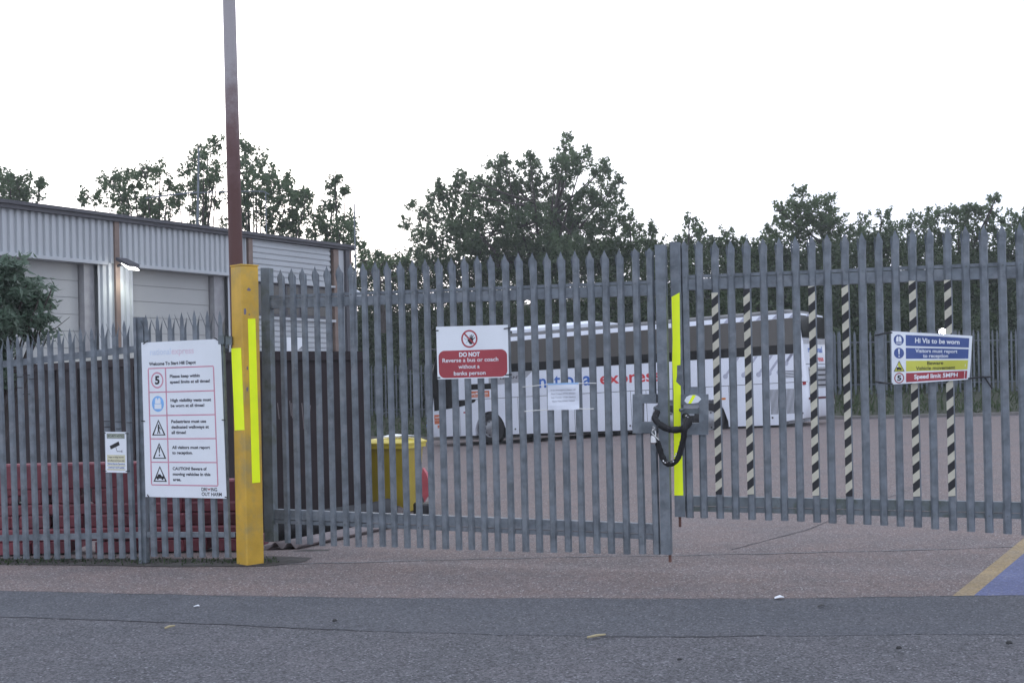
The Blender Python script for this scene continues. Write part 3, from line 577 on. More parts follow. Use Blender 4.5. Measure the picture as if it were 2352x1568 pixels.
cr_ = tt.nodes.new('ShaderNodeValToRGB'); cr_.color_ramp.elements[0].color = (.10, .045, .04, 1); cr_.color_ramp.elements[1].color = (.36, .335, .34, 1); e_ = cr_.color_ramp.elements.new(.45); e_.color = (.15, .085, .085, 1)
tt.links.new(ge.outputs['Position'], sx_.inputs[0]); tt.links.new(ge.outputs['Position'], no.inputs['Vector']); tt.links.new(no.outputs[0], ad.inputs[0]); tt.links.new(sx_.outputs[2], ad.inputs[2]); tt.links.new(ad.outputs[0], mr.inputs[0]); tt.links.new(mr.outputs[0], cr_.inputs[0]); tt.links.new(cr_.outputs[0], bb.inputs['Base Color'])
mb = MB(); mb.tube([pb, zm, ptop], [.061, .059, .053], pm, 24); mb.build('shaft', t, True)
# ------------------------------------------------------------------ left gate leaf
GA = P(610, 900, 10.3); GB = P(1520, 900, 9.22); gd, gn = dirn(GA, GB)
gl = thing('palisade_gate', 'left leaf of the galvanised palisade gate, hung beside the yellow post', 'gate', onl(1000, 1262, GA, GB), 'gate leaves')
tops = [643.8, 669, 694, 723, 750, 778, 805, 833, 861, 888, 918, 947, 976, 1006, 1036, 1065.5, 1095.5, 1126, 1158.5, 1190, 1222, 1255, 1287.4, 1320, 1353.6, 1387.7, 1421.5]
ytop = lambda x: np.interp(x, [643, 861, 1126, 1491], [618, 601, 584, 569])
ybot = lambda x: np.interp(x, [650, 739, 1143, 1510], [1247, 1252, 1265, 1273])
for x in tops:
    y = ytop(x) + random.uniform(-1, 1); b = ybot(x + 16) + random.uniform(-1.5, 1.5); pale(PG, onl(x, y, GA, GB), onl(x + .024 * (b - y) + random.uniform(-1, 1), b, GA, GB), gd, gl)
for x in (1458, 1491):
    y = ytop(x); pale(PG, onl(x, y, GA, GB), onl(x + .022 * (905 - y), 905, GA, GB), gd, gl)
    b = ybot(x + 16); o = pale(PP, onl(x + .022 * (992 - y), 992, GA, GB), onl(x + .024 * (b - y), b, GA, GB), gd, gl)
def rail(t, pts, A, B, n, d0, d1, m=M['galv'], nm='rail'): mb = MB(); qpoly(mb, pts, A, B, n, d0, d1, m); return mb.build(nm, t)
rail(gl, [(616, 687), (1505, 652), (1505, 677), (616, 708)], GA, GB, gn, -.09, -.024)
rail(gl, [(616, 678), (1505, 643), (1505, 650), (616, 685)], GA, GB, gn, -.06, -.028)
rail(gl, [(625, 1170), (1508, 1204), (1508, 1227), (625, 1192)], GA, GB, gn, -.09, -.024)
rail(gl, [(625, 1194), (1508, 1229), (1508, 1240), (625, 1202)], GA, GB, gn, -.06, -.028)
rail(gl, [(597, 615), (616, 615), (628, 1244), (606, 1244)], GA, GB, gn, -.09, -.01, M['galvd'], 'stile')
rail(gl, [(1504, 562), (1528, 562), (1541, 1274), (1518, 1272)], GA, GB, gn, -.075, .005, M['galv'], 'stile')
mb = MB(); a = onl(1537, 1262, GA, GB) - gn * .03; mb.tube([a, a - Vector((0, 0, .10))], .012, M['rust'], 8); mb.build('drop_bolt', gl)
def lockbox(t, o, i, A, B, n, extra=None):
    mb = MB(); (x0, y0, x1, y1), (a0, b0, a1, b1) = o, i
    qpoly(mb, [(x0, y0), (x1, y0), (x1, b0), (x0, b0)], A, B, n, -.05, .028, M['galv']); qpoly(mb, [(x0, b1), (x1, b1), (x1, y1), (x0, y1)], A, B, n, -.05, .028, M['galv'])
    qpoly(mb, [(x0, b0), (a0, b0), (a0, b1), (x0, b1)], A, B, n, -.05, .028, M['galv'])
    if a1 < x1: qpoly(mb, [(a1, b0), (x1, b0), (x1, b1), (a1, b1)], A, B, n, -.05, .028, M['galv'])
    return mb.build('lock_frame', t)
lockbox(gl, (1454.5, 905, 1508, 994), (1477, 926, 1508, 968), GA, GB, gn)
mb = MB(); mb.tube([onl(1505, 936, GA, GB) + gn * .04, onl(1513, 940, GA, GB) + gn * .01, onl(1509, 950, GA, GB) + gn * .0], .013, M['galvd'], 8); mb.build('lock_ring', gl)
mb = MB()
for x in tops + [1458, 1491]:
    for yf in (lambda x: np.interp(x, [616, 1505], [684, 649]), lambda x: np.interp(x, [625, 1508], [1198, 1234])):
        bolt(gl, onl(x + (1 if yf(x) < 900 else 14), yf(x), GA, GB), gn)
# ------------------------------------------------------------------ right gate leaf
HA = P(1550, 900, 9.3); HB = P(2342, 900, 8.8); hd, hn = dirn(HA, HB)
gr = thing('palisade_gate', 'right leaf of the galvanised palisade gate with six striped pales, hanging higher off the ground', 'gate', onl(1950, 1200, HA, HB), 'gate leaves')
rt = [(1641, 552), (1677, 551), (1714, 548), (1752, 546), (1789, 545), (1826, 542), (1863.5, 540), (1899, 537), (1940, 536), (1979, 534), (2017.5, 532), (2055.5, 528), (2095, 525), (2134.5, 522), (2176, 521), (2217, 518), (2259, 517), (2301, 515), (2342, 511), (2384, 509), (2427, 506), (2470, 504)]
yb = lambda x: np.interp(x, [1569, 1640, 1715, 1838, 1900, 2030, 2110, 2170, 2250, 2330, 2480], [1189, 1190, 1193, 1197, 1201, 1206, 1211, 1217, 1222, 1227, 1240])
stripe = {1641: (672, 1135, 0), 1714: (663, 1135, 1), 1863.5: (657, 1138, 1), 1940: (654, 1139, 0), 2095: (645, 1140, 1), 2176: (643, 1139, 1)}
def tape(p, x, y0, y1, cream_first):
    A0 = (hd * -.031 + hn * .004); mb = MB(); w = .050; top = onl(x + .021 * (y0 - 560), y0, HA, HB); bot = onl(x + .021 * (y1 - 560), y1, HA, HB)
    L = (top - bot).length; zd = (top - bot) / L; per = .137; rise = .042; xl, xr = -.031, .019; k = int(L / per) + 3; n = 0
    def clip(z): return max(0, min(L, z))
    for i in range(-2, 2 * k):
        z0 = i * per / 2 + (.03 if cream_first else .09); z1 = z0 + per / 2
        q = [(xl, clip(z0)), (xr, clip(z0 + rise)), (xr, clip(z1 + rise)), (xl, clip(z1))]
        if q[3][1] - q[0][1] < .002 and q[2][1] - q[1][1] < .002: continue
        o_ = [(-.004 if a < 0 and False else 0) for a, _ in q]
        mb.ext([bot + hd * a + zd * b_ for a, b_ in q], hn, .0045, .0065, M['cream'] if i % 2 else M['black'])
    inv = PMX[p].inverted(); ORG[p] = Vector((0, 0, 0))
    mb.build('striped_tape', p, False, lambda v: inv @ Vector(v))
for x, y in rt:
    b = yb(x + 14); o = pale(PG, onl(x, y, HA, HB), onl(x + .021 * (b - y), b, HA, HB), hd, gr)
    if x in stripe:
        tape(o, x, *stripe[x])
for x, y in ((1571, 553), (1604, 552)):
    pale(PG, onl(x, y, HA, HB), onl(x + .021 * (905 - y), 905, HA, HB), hd, gr)
    b = yb(x); pale(PP, onl(x + .021 * (996 - y), 996, HA, HB), onl(x + .021 * (b - y), b, HA, HB), hd, gr)
rail(gr, [(1560, 641), (2500, 604), (2500, 631), (1560, 666)], HA, HB, hn, -.09, -.024)
rail(gr, [(1560, 632), (2500, 594), (2500, 602), (1560, 639)], HA, HB, hn, -.06, -.028)
rail(gr, [(1560, 1139), (2500, 1157), (2500, 1182), (1560, 1161)], HA, HB, hn, -.09, -.024, M['galvd'])
rail(gr, [(1560, 1163), (2500, 1184), (2500, 1196), (1560, 1174)], HA, HB, hn, -.06, -.028, M['galvd'])
rail(gr, [(1538.5, 556), (1562, 556), (1574, 1187), (1550, 1186)], HA, HB, hn, -.075, .005, M['galv'], 'stile')
rail(gr, [(2490, 500), (2516, 500), (2526, 1240), (2500, 1240)], HA, HB, hn, -.075, .005, M['galv'], 'stile')
mb = MB(); qpoly(mb, [(1542.5, 682), (1561, 672), (1562, 760), (1563, 800), (1563, 838), (1555, 839), (1555, 862), (1553, 876), (1560, 883), (1563.5, 886), (1569.5, 1137), (1549, 1137), (1547, 900), (1544, 830), (1545, 780)], HA, HB, hn, .0055, .0075, M['refl']); mb.build('reflective_strip', gr)
lockbox(gr, (1564, 905, 1627, 998), (1566, 929, 1606, 971), HA, HB, hn)
rail(gr, [(1566, 938), (1606, 938), (1606, 950), (1566, 950)], HA, HB, hn, -.03, .0, M['galvd'], 'slide_bolt')
rail(gr, [(1573, 888), (1621, 888), (1621, 905), (1573, 905)], HA, HB, hn, -.04, -.006, M['galv'], 'lock_backplate')
mb = MB(); mb.tube([onl(1562, 942, HA, HB) + hn * .05, onl(1570, 939, HA, HB) + hn * .035], .014, M['galvd'], 8); mb.build('bolt_handle', gr)
mb = MB(); pp = [(1572, 920), (1577, 911), (1585, 907), (1598, 906.5), (1606, 910), (1611, 916), (1604, 924), (1590, 926), (1578, 926)]
qpoly(mb, pp[::-1], HA, HB, hn, .0285, .030, M['white']); qpoly(mb, [(1581, 926), (1588, 926), (1599, 907), (1591, 907)], HA, HB, hn, .0302, .0315, M['refl']); mb.build('torn_sticker', gr)
mb = MB(); a = onl(1561, 1180, HA, HB) - hn * .03; mb.tube([a, a - Vector((0, 0, .105))], .011, M['rust'], 8); mb.build('drop_bolt', gr)
mb = MB()
for x, _ in rt + [(1571, 0), (1604, 0)]:
    for yf, dx in ((np.interp(x, [1560, 2500], [638, 601]), 2), (np.interp(x, [1560, 2500], [1168, 1190]), 13)):
        bolt(gr, onl(x + dx, yf, HA, HB), hn)
# ------------------------------------------------------------------ chain and padlock
def Z2(x, y, Y=9.10): return P((2380 + .2551 * x) / 1.653, (1400 + .2551 * y) / 1.653, Y)
def spl(pts, n=6):
    out = []; p = [Vector(q) for q in pts]; p = [p[0]] + p + [p[-1]]
    for i in range(1, len(p) - 2):
        for k in range(n):
            t = k / n; a, b, c, d = p[i - 1:i + 3]; out.append(.5 * ((2 * b) + (c - a) * t + (2 * a - 5 * b + 4 * c - d) * t * t + (3 * b - a - 3 * c + d) * t ** 3))
    return out + [p[-1]]
t = thing('security_chain', 'black fabric-sleeved chain looped through both lock frames of the gate', 'chain', Z2(700, 1440))
def rr(n, r): return [r * random.uniform(.88, 1.12) for _ in range(n)]
s1 = spl([Z2(455, 640, 9.17), Z2(420, 740, 9.12), Z2(500, 830, 9.08), Z2(620, 895, 9.06), Z2(740, 905, 9.05), Z2(850, 880, 9.06), Z2(925, 800, 9.09), Z2(900, 725, 9.14), Z2(870, 700, 9.3)]); mb = MB(); mb.tube(s1, rr(len(s1), .0245), M['sleeve'], 10); mb.build('upper_loop', t, True)
s2 = spl([Z2(900, 740, 9.1), Z2(865, 860, 9.0), Z2(850, 1000, 9.03), Z2(815, 1150, 9.06), Z2(770, 1310, 9.08), Z2(700, 1395, 9.1), Z2(600, 1410, 9.1), Z2(530, 1310, 9.1), Z2(490, 1200, 9.1), Z2(450, 1080, 9.1), Z2(410, 1050, 9.1)]); mb = MB(); mb.tube(s2, rr(len(s2), .0225), M['sleeve'], 10); mb.build('lower_loop', t, True)
mb = MB()
for (x, y) in ((545, 1370), (570, 1395), (600, 1385), (660, 1385), (690, 1378), (720, 1300), (735, 1265), (880, 700), (905, 725)):
    c = Z2(x, y, 9.07); mb.cyl(c, (random.uniform(-1, 1), -.4, random.uniform(-1, 1)), .006, .012, M['chrome'], 8)
mb.build('exposed_link', t)
def ringlink(c, rx, rz, tr, tilt, m, nm, par):
    pts = [c + Vector((rx * math.cos(a) * math.cos(tilt) + rz * math.sin(a) * math.sin(tilt), .003 * math.sin(2 * a), -rx * math.cos(a) * math.sin(tilt) + rz * math.sin(a) * math.cos(tilt))) for a in np.linspace(0, 2 * math.pi, 17)]
    mb = MB(); mb.tube(pts, tr, m, 6, False); return mb.build(nm, par, True)
ringlink(Z2(400, 885, 9.08), .008, .016, .0035, 0, M['chrome'], 'end_link', t)
t = thing('padlock', 'steel padlock hanging from the chain on the left leaf', 'padlock', Z2(390, 1115, 9.05))
ringlink(Z2(402, 965, 9.06), .014, .038, .0055, -.05, M['chrome'], 'shackle', t)
mb = MB(); c = Z2(395, 1050, 9.05); mb.tube([c + Vector((0, 0, .03)), c + Vector((0, 0, .02)), c - Vector((0, 0, .022)), c - Vector((0, 0, .034))], [.018, .026, .028, .018], M['chrome'], 14); mb.build('body', t, True)
mb = MB(); mb.tube([Z2(365, 950, 9.03), Z2(475, 1060, 9.03)], .006, M['chrome'], 8); mb.build('locking_bar', t)
# ------------------------------------------------------------------ signs
class Sign:
    def __init__(s, TL, TR, BR, BL, n, W_, H_, bulge=None):
        s.c = [Vector(q) for q in (TL, TR, BR, BL)]; s.n = n; s.W, s.H = W_, H_; s.b = bulge
    def m(s, a, b, off=0):
        u, v = a / s.W, b / s.H; TL, TR, BR, BL = s.c
        p = BL * ((1 - u) * (1 - v)) + BR * (u * (1 - v)) + TR * (u * v) + TL * ((1 - u) * v)
        return p + s.n * (off + (s.b(u, v) if s.b else 0)) + (Vector((0, 0, 0)))
    def rect(s, mb, x0, y0, x1, y1, off, m, k=None):
        k = k or (1 if not s.b else 10); kv = 1 if not s.b else 4
        vs = [s.m(x0 + (x1 - x0) * i / k, y0 + (y1 - y0) * j / kv, off) for j in range(kv + 1) for i in range(k + 1)]
        mb.add(vs, [[j * (k + 1) + i, j * (k + 1) + i + 1, (j + 1) * (k + 1) + i + 1, (j + 1) * (k + 1) + i] for j in range(kv) for i in range(k)], m)
    def poly(s, mb, pts, off, m): mb.add([s.m(a, b, off) for a, b in pts], [list(range(len(pts)))], m)
    def disc(s, mb, cx, cy, r, off, m, ry=None): s.poly(mb, [(cx + r * math.cos(a), cy + (ry or r) * math.sin(a)) for a in np.linspace(0, 2 * math.pi, 33)[:-1]], off, m)
    def ring(s, mb, cx, cy, r0, r1, off, m, k=1.0):
        A = np.linspace(0, 2 * math.pi, 33); n = 33
        mb.add([s.m(cx + r * math.cos(a), cy + r * k * math.sin(a), off) for r in (r0, r1) for a in A], [[i, n + i, n + i + 1, i + 1] for i in range(n - 1)], m)
    def frame(s, mb, x0, y0, x1, y1, w, off, m):
        for q in ((x0, y0, x1, y0 + w), (x0, y1 - w, x1, y1), (x0, y0 + w, x0 + w, y1 - w), (x1 - w, y0 + w, x1, y1 - w)): s.rect(mb, *q, off, m)
    def tri(s, mb, cx, cy, w, h, t, off, m):
        A = [(cx - w / 2, cy - h / 2), (cx + w / 2, cy - h / 2), (cx, cy + h / 2)]; B = [(cx - w / 2 + t * 1.9, cy - h / 2 + t), (cx + w / 2 - t * 1.9, cy - h / 2 + t), (cx, cy + h / 2 - t * 2.2)]
        for i in range(3): s.poly(mb, [A[i], A[(i + 1) % 3], B[(i + 1) % 3], B[i]], off, m)
    def panel(s, t, m, th=.003):
        mb = MB(); k = 1 if not s.b else 14; kv = 1 if not s.b else 6
        g_ = [[s.m(s.W * i / k, s.H * j / kv, o) for j in range(kv + 1) for i in range(k + 1)] for o in (0, -th)]; n = len(g_[0])
        F = [[j * (k + 1) + i, j * (k + 1) + i + 1, (j + 1) * (k + 1) + i + 1, (j + 1) * (k + 1) + i] for j in range(kv) for i in range(k)]
        per = [i for i in range(k + 1)] + [j * (k + 1) + k for j in range(1, kv + 1)] + [kv * (k + 1) + i for i in range(k - 1, -1, -1)] + [j * (k + 1) for j in range(kv - 1, 0, -1)]
        mb.add(g_[0] + g_[1], F + [[n + q for q in f[::-1]] for f in F] + [[per[i], n + per[i], n + per[(i + 1) % len(per)], per[(i + 1) % len(per)]] for i in range(len(per))], m)
        return mb.build('panel', t)
    def text(s, mb, *a, **k):
        if isinstance(mb, bpy.types.Object): q = MB(); put_text(q, s.m, *a, **k); return q.build('lettering', mb)
        put_text(mb, s.m, *a, **k)
    def band(s, t, x0, y0, x1, y1, off, m): q = MB(); s.rect(q, x0, y0, x1, y1, off, m); return q.build('colour_band', t)
def tie(t, pts, r=.004, m=None, nm='tie'): mb = MB(); mb.tube(pts, r, m or M['tie'], 6); return mb.build(nm, t)
# welcome board  (units: 1 = 1 px of a 450 x 900 layout -> metres by W,H)
sg = Sign(*[onl(x, y, FC, FD) + fn2 * .014 for x, y in ((326, 787), (508, 778), (522, 1144), (336, 1140))], fn2, 690, 1330)
t = thing('depot_welcome_board', 'tall white board of depot rules in a faded red grid beside the yellow post', 'sign', sg.m(345, 0))
sg.panel(t, M['white'])
def wy(y): return 1330 - (y - 90)                # layout y from the photo crop, straightened
mb = MB()
rows = [1330 - v for v in (225, 430, 630, 830, 1030, 1225)]
X0, X1, X2 = 55, 205, 620
for i in range(6): sg.rect(mb, X0, rows[i] - 5, X2, rows[i] + 5, .001, M['pinkprint'])
for x in (X0, X1, X2): sg.rect(mb, x - 5, rows[5] + 5, x + 5, rows[0] - 5, .00105, M['pinkprint'])
for i in range(5): 
    for x in (X0, X1, X2): pass
mb.build('grid', t)
T = sg.text
T(t, 'Welcome To Start Hill Depot', 62, 470, rows[0] + 26, 26, M['greyprint'], .001, bold=.03)
for (l, x1, y) in (('Please keep within', 500, 85), ('speed limits at all times!', 585, 133)): T(t, l, 240, x1, rows[0] - y, 24, M['greyprint'], .001, bold=.03)
for (l, x1, y) in (('High visibility vests must', 590, 85), ('be worn at all times!', 530, 130)): T(t, l, 240, x1, rows[1] - y, 24, M['greyprint'], .001, bold=.03)
for (l, x1, y) in (('Pedestrians must use', 540, 65), ('dedicated walkways at', 562, 112), ('all times!', 365, 158)): T(t, l, 240, x1, rows[2] - y, 24, M['greyprint'], .001, bold=.03)
for (l, x1, y) in (('All visitors must report', 565, 85), ('to reception.', 415, 130)): T(t, l, 240, x1, rows[3] - y, 24, M['greyprint'], .001, bold=.03)
for (l, x1, y) in (('CAUTION! Beware of', 530, 65), ('moving vehicles in this', 560, 112), ('area.', 310, 158)): T(t, l, 240, x1, rows[4] - y, 24, M['greyprint'], .001, bold=.03)
T(t, 'DRI', 480, 527, 60, 28, M['black'], .001); T(t, 'ING', 560, 612, 60, 28, M['black'], .001); T(t, 'OUT HARM', 480, 650, 20, 28, M['black'], .001); T(t, 'v', 530, 557, 66, 26, M['redprint'], .0012)
T(t, 'express', 262, 455, 1330 - 110, 52, M['palepink'], .001); T(t, 'national', 75, 255, 1330 - 110, 52, M['paleblue'], .001)
mb = MB(); cxx = (X0 + X1) / 2; cys = [(rows[i] + rows[i + 1]) / 2 for i in range(5)]
sg.ring(mb, cxx, cys[0], 44, 54, .001, M['pinkprint'], 1.3); T(mb, '5', cxx - 20, cxx + 20, cys[0] - 32, 66, M['black'], .001, bold=.03)
sg.disc(mb, cxx, cys[1], 52, .001, M['skyblue'], 68); sg.poly(mb, [(cxx - 24, cys[1] + 2), (cxx - 24, cys[1] + 30), (cxx - 18, cys[1] + 50), (cxx - 8, cys[1] + 50), (cxx, cys[1] + 30), (cxx + 8, cys[1] + 50), (cxx + 18, cys[1] + 50), (cxx + 24, cys[1] + 30), (cxx + 24, cys[1] + 2)], .0013, M['white'])
sg.rect(mb, cxx - 30, cys[1] - 44, cxx + 30, cys[1] - 2, .0013, M['white'])
for i in (2, 3, 4): sg.tri(mb, cxx, cys[i] - 2, 116, 136, 8, .001, M['black'])
c = cys[2]; sg.disc(mb, cxx, c + 14, 7, .0012, M['black'], 9); sg.poly(mb, [(cxx - 8, c + 4), (cxx + 6, c + 6), (cxx + 20, c - 16), (cxx + 16, c - 20), (cxx + 6, c - 6), (cxx + 6, c - 28), (cxx + 14, c - 54), (cxx + 6, c - 56), (cxx, c - 32), (cxx - 6, c - 56), (cxx - 14, c - 54), (cxx - 6, c - 26)], .0012, M['black'])
c = cys[3]; sg.poly(mb, [(cxx - 7, c + 30), (cxx + 7, c + 30), (cxx + 3, c - 22), (cxx - 3, c - 22)], .0012, M['black']); sg.disc(mb, cxx, c - 40, 6, .0012, M['black'], 8)
c = cys[4]; sg.poly(mb, [(cxx - 36, c - 42), (cxx + 36, c - 42), (cxx + 34, c - 24), (cxx + 14, c - 22), (cxx + 4, c - 6), (cxx - 16, c - 6), (cxx - 22, c - 22), (cxx - 36, c - 26)], .0012, M['black'])
for dx in (-20, 20): sg.disc(mb, cxx + dx, c - 44, 8, .0014, M['black'], 10)
mb.build('pictogram', t)
for (a, b, c_, d) in ((18, 1318, 60, 1345), (672, 1318, 640, 1340), (-16, 655, 14, 652), (676, 655, 706, 652), (16, 20, 30, 0), (676, 14, 700, 8)): tie(t, [sg.m(a, b, .004), sg.m(c_, d, .004)], .0045)
# CCTV notice
sg = Sign(*[onl(x, y, FA, FB) + fn1 * .014 for x, y in ((243.5, 991), (291.8, 991.5), (293.7, 1085), (245, 1084))], fn1, 200, 380)
t = thing('security_notice', 'small white security camera notice tied low on the fence', 'sign', sg.m(100, 0)); sg.panel(t, M['white'])
mb = MB(); OL = mat('olive_print', (.33, .37, .30), .5); sg.band(t, 18, 322, 182, 362, .001, OL); sg.frame(mb, 16, 319, 184, 365, 3, .0012, M['black']); mb.build('band_border', t)
YE = mat('pale_yellow_print', (.62, .60, .42), .5); sg.band(t, 16, 95, 186, 165, .001, YE); sg.band(t, 16, 60, 186, 72, .001, YE); sg.band(t, 16, 22, 186, 34, .001, YE)
sg.text(t, 'SECURITY NOTICE', 24, 176, 333, 20, M['black'], .0013); sg.text(t, 'Images are being recorded', 30, 172, 138, 14, M['greyprint'], .0013); sg.text(t, 'Surveillance is 24 hours daily', 22, 180, 106, 14, M['greyprint'], .0013)
sg.text(t, 'National Express Operations', 20, 182, 77, 13, M['blueprint'], .0013); sg.text(t, 'CONTACT 01279 660000', 26, 176, 40, 14, M['blueprint'], .0013)
mb = MB(); sg.poly(mb, [(42, 248), (128, 292), (138, 258), (52, 216)], .001, M['black']); sg.poly(mb, [(98, 238), (102, 238), (114, 200), (110, 198)], .001, M['greyprint']); sg.rect(mb, 110, 196, 158, 201, .0011, M['greyprint']); sg.rect(mb, 154, 188, 160, 210, .0012, M['greyprint']); mb.build('pictogram', t)
for a, b, c_, d in ((-26, 372, 8, 368), (190, 368, 224, 366), (-26, 12, 8, 14), (190, 14, 226, 20)): tie(t, [sg.m(a, b, .002), sg.m(c_, d, .003)], .0035)
# do-not-reverse sign
sg = Sign(*[onl(x, y, GA, GB) + gn * .014 for x, y in ((1003, 750.5), (1167.5, 746), (1170, 866.5), (1006.5, 871))], gn, 1720, 1240)
t = thing('reversing_sign', 'white and red DO NOT reverse sign tied to the left gate leaf', 'sign', sg.m(860, 0)); sg.panel(t, M['white'])
mb = MB(); rad = 150; pts = []
for (cx, cy, a0) in ((1690 - rad, 670 - rad, 0), (40 + rad, 670 - rad, 90), (40 + rad, 25 + rad, 180), (1690 - rad, 25 + rad, 270)):
    for k in range(9): a = R(a0 + k * 90 / 8); pts.append((cx + rad * math.cos(a), cy + rad * math.sin(a)))
sg.poly(mb, pts, .001, M['redprint']); mb.build('red_panel', t)
mb = MB(); WT = M['white']
for l, x0, x1, y, b, h in (('DO NOT', 545, 1045, 520, .03, 98), ('Reverse a bus or coach', 135, 1480, 395, .004, 92), ('without a', 520, 1030, 240, .004, 92), ('banks person', 405, 1170, 85, .004, 92)): sg.text(t, l, x0, x1, y, h, WT, .0022, bold=b)
mb = MB(); cx, cy = 800, 935; sg.ring(mb, cx, cy, 160, 196, .0014, M['redprint'], 1.08)
a = R(-45); 
sg.poly(mb, [(cx - 128, cy + 110), (cx - 103, cy + 135), (cx + 128, cy - 110), (cx + 103, cy - 135)], .002, M['redprint'])
sg.poly(mb, [(cx - 30, cy - 60), (cx + 10, cy - 125), (cx + 60, cy - 130), (cx + 90, cy - 60), (cx + 85, cy + 10), (cx + 30, cy + 25), (cx + 5, cy - 20), (cx - 40, cy - 5), (cx - 48, cy - 12)], .001, M['black'])
for (fx, fy, gx, gy) in ((18, 10, 22, 90), (42, 15, 62, 100), (62, 10, 100, 85), (78, -20, 140, 35)):
    d = Vector((gx - fx, gy - fy)).normalized(); nn = Vector((-d.y, d.x)) * 11; sg.poly(mb, [(cx + fx - nn.x, cy + fy - nn.y), (cx + gx - nn.x * .7, cy + gy - nn.y * .7), (cx + gx + nn.x * .7, cy + gy + nn.y * .7), (cx + fx + nn.x, cy + fy + nn.y)][::1], .0011, M['black'])
for pth in (((-105, 60), (-60, 75), (-45, 40), (-60, 20), (-40, 0)), ((-120, 20), (-100, -10), (-60, -15)), ((-80, -95), (-45, -60), (-20, -55))):
    for (p, q) in zip(pth, pth[1:]):
        d = Vector((q[0] - p[0], q[1] - p[1])).normalized(); nn = Vector((-d.y, d.x)) * 3.5; sg.poly(mb, [(cx + p[0] - nn.x, cy + p[1] - nn.y), (cx + q[0] - nn.x, cy + q[1] - nn.y), (cx + q[0] + nn.x, cy + q[1] + nn.y), (cx + p[0] + nn.x, cy + p[1] + nn.y)], .001, M['greyprint'])
mb.build('pictogram', t)
for a, b, c_, d in ((-20, 1150, 60, 1150), (1630, 1150, 1800, 1170), (0, 40, 70, 42), (1640, 60, 1800, 70)): tie(t, [sg.m(a, b, .004), sg.m(c_, d, .004)], .005)
# paper notice
sg = Sign(*[onl(x, y, GA, GB) + gn * .016 for x, y in ((1258.3, 880), (1331.3, 878), (1332, 940), (1259.7, 941.5))], gn, 260, 220, lambda u, v: .006 * math.sin(u * 9) * (1 - v * .3) + .004 * math.sin(v * 7 + u * 3))
t = thing('paper_notice', 'laminated paper with printed phone numbers tied to the left gate leaf', 'notice', sg.m(130, 0)); sg.panel(t, M['paper'], .0006)
mb = MB(); PG2 = mat('grey_toner', (.25, .26, .30), .6)
for l, x0, x1, y in (('In an emergency please call', 28, 232, 158), ('Paul Cream 07793 896563', 32, 230, 127), ('Lee Tomlin 07584 964952', 32, 232, 97), ('Gavin Ray 07920 750507', 40, 225, 66)): sg.text(t, l, x0, x1, y, 12, PG2, .0015, bold=0)
mb = MB(); sg.rect(mb, 2, 207, 258, 220, .001, mat('blue_tape', (.30, .50, .78), .4)); mb.build('blue_tape', t)
for pts in ([(-205, 196), (-100, 202), (5, 212)], [(255, 212), (330, 212), (400, 210)], [(-195, -6), (-100, 0), (8, 4)], [(252, 8), (320, 3), (378, 4)]): tie(t, [sg.m(a, b, .008) for a, b in pts], .0035, M['wtie'])
# banner
bn = lambda u, v: .03 * math.sin(u * 3.1) + .012 * math.sin(u * 7 + v * 3) - .02 * max(0, u - .9) * 10 * (1 - v)
sg = Sign(*[onl(x, y, HA, HB) + hn * .02 for x, y in ((2046, 760.5), (2232.5, 771.5), (2226, 871), (2047.5, 882.5))], hn, 1560, 960, bn)
t = thing('site_rules_banner', 'sagging banner of blue, yellow and red rules roped to the right gate leaf', 'banner', sg.m(780, 0)); sg.panel(t, M['white'], .002)
mb = MB(); bands = ((700, 905, 'blueprint'), (460, 665, 'blueprint'), (225, 425, 'yelprint'), (25, 195, 'redprint'))
for a, b, c_ in bands: sg.band(t, 280, a, 1500, b, .0012, M[c_])
mb = MB()
for l, x0, x1, y, h, m_, b_ in (('Hi Vis to be worn', 460, 1310, 765, 92, WT, .02), ('Visitors must report', 465, 1275, 580, 68, WT, .012), ('to reception', 615, 1100, 485, 68, WT, .012), ('Beware', 700, 1015, 342, 68, M['black'], .008), ('Vehicle movement', 475, 1250, 243, 68, M['black'], .008), ('Speed limit 5MPH', 440, 1310, 78, 82, WT, .02)): sg.text(t, l, x0, x1, y, h, m_, .0024, bold=b_)
mb = MB(); cx = 145
for cy in (805, 565): sg.disc(mb, cx, cy, 98, .0012, M['blueprint'])
sg.poly(mb, [(90, 775), (200, 775), (196, 840), (178, 872), (160, 878), (145, 850), (130, 878), (112, 872), (94, 840)], .002, WT); sg.rect(mb, 92, 752, 200, 762, .002, WT); sg.rect(mb, 92, 734, 200, 742, .002, WT); sg.rect(mb, 141, 776, 149, 852, .0026, M['blueprint'])
sg.poly(mb, [(128, 640), (162, 640), (152, 535), (138, 535)], .002, WT); sg.disc(mb, 145, 505, 13, .002, WT)
sg.poly(mb, [(40, 232), (250, 232), (145, 425)], .0012, M['yelprint']); sg.tri(mb, 145, 328, 214, 200, 9, .0018, M['black']); sg.poly(mb, [(98, 262), (192, 262), (194, 282), (180, 296), (160, 296), (160, 308), (98, 308)], .002, M['black'])
for dx in (112, 176): sg.disc(mb, dx, 260, 9, .0022, M['black'])
sg.ring(mb, cx, 110, 78, 96, .0014, M['redprint']); sg.text(mb, '5', 105, 185, 65, 92, M['black'], .0014, bold=.025); mb.build('pictogram', t)
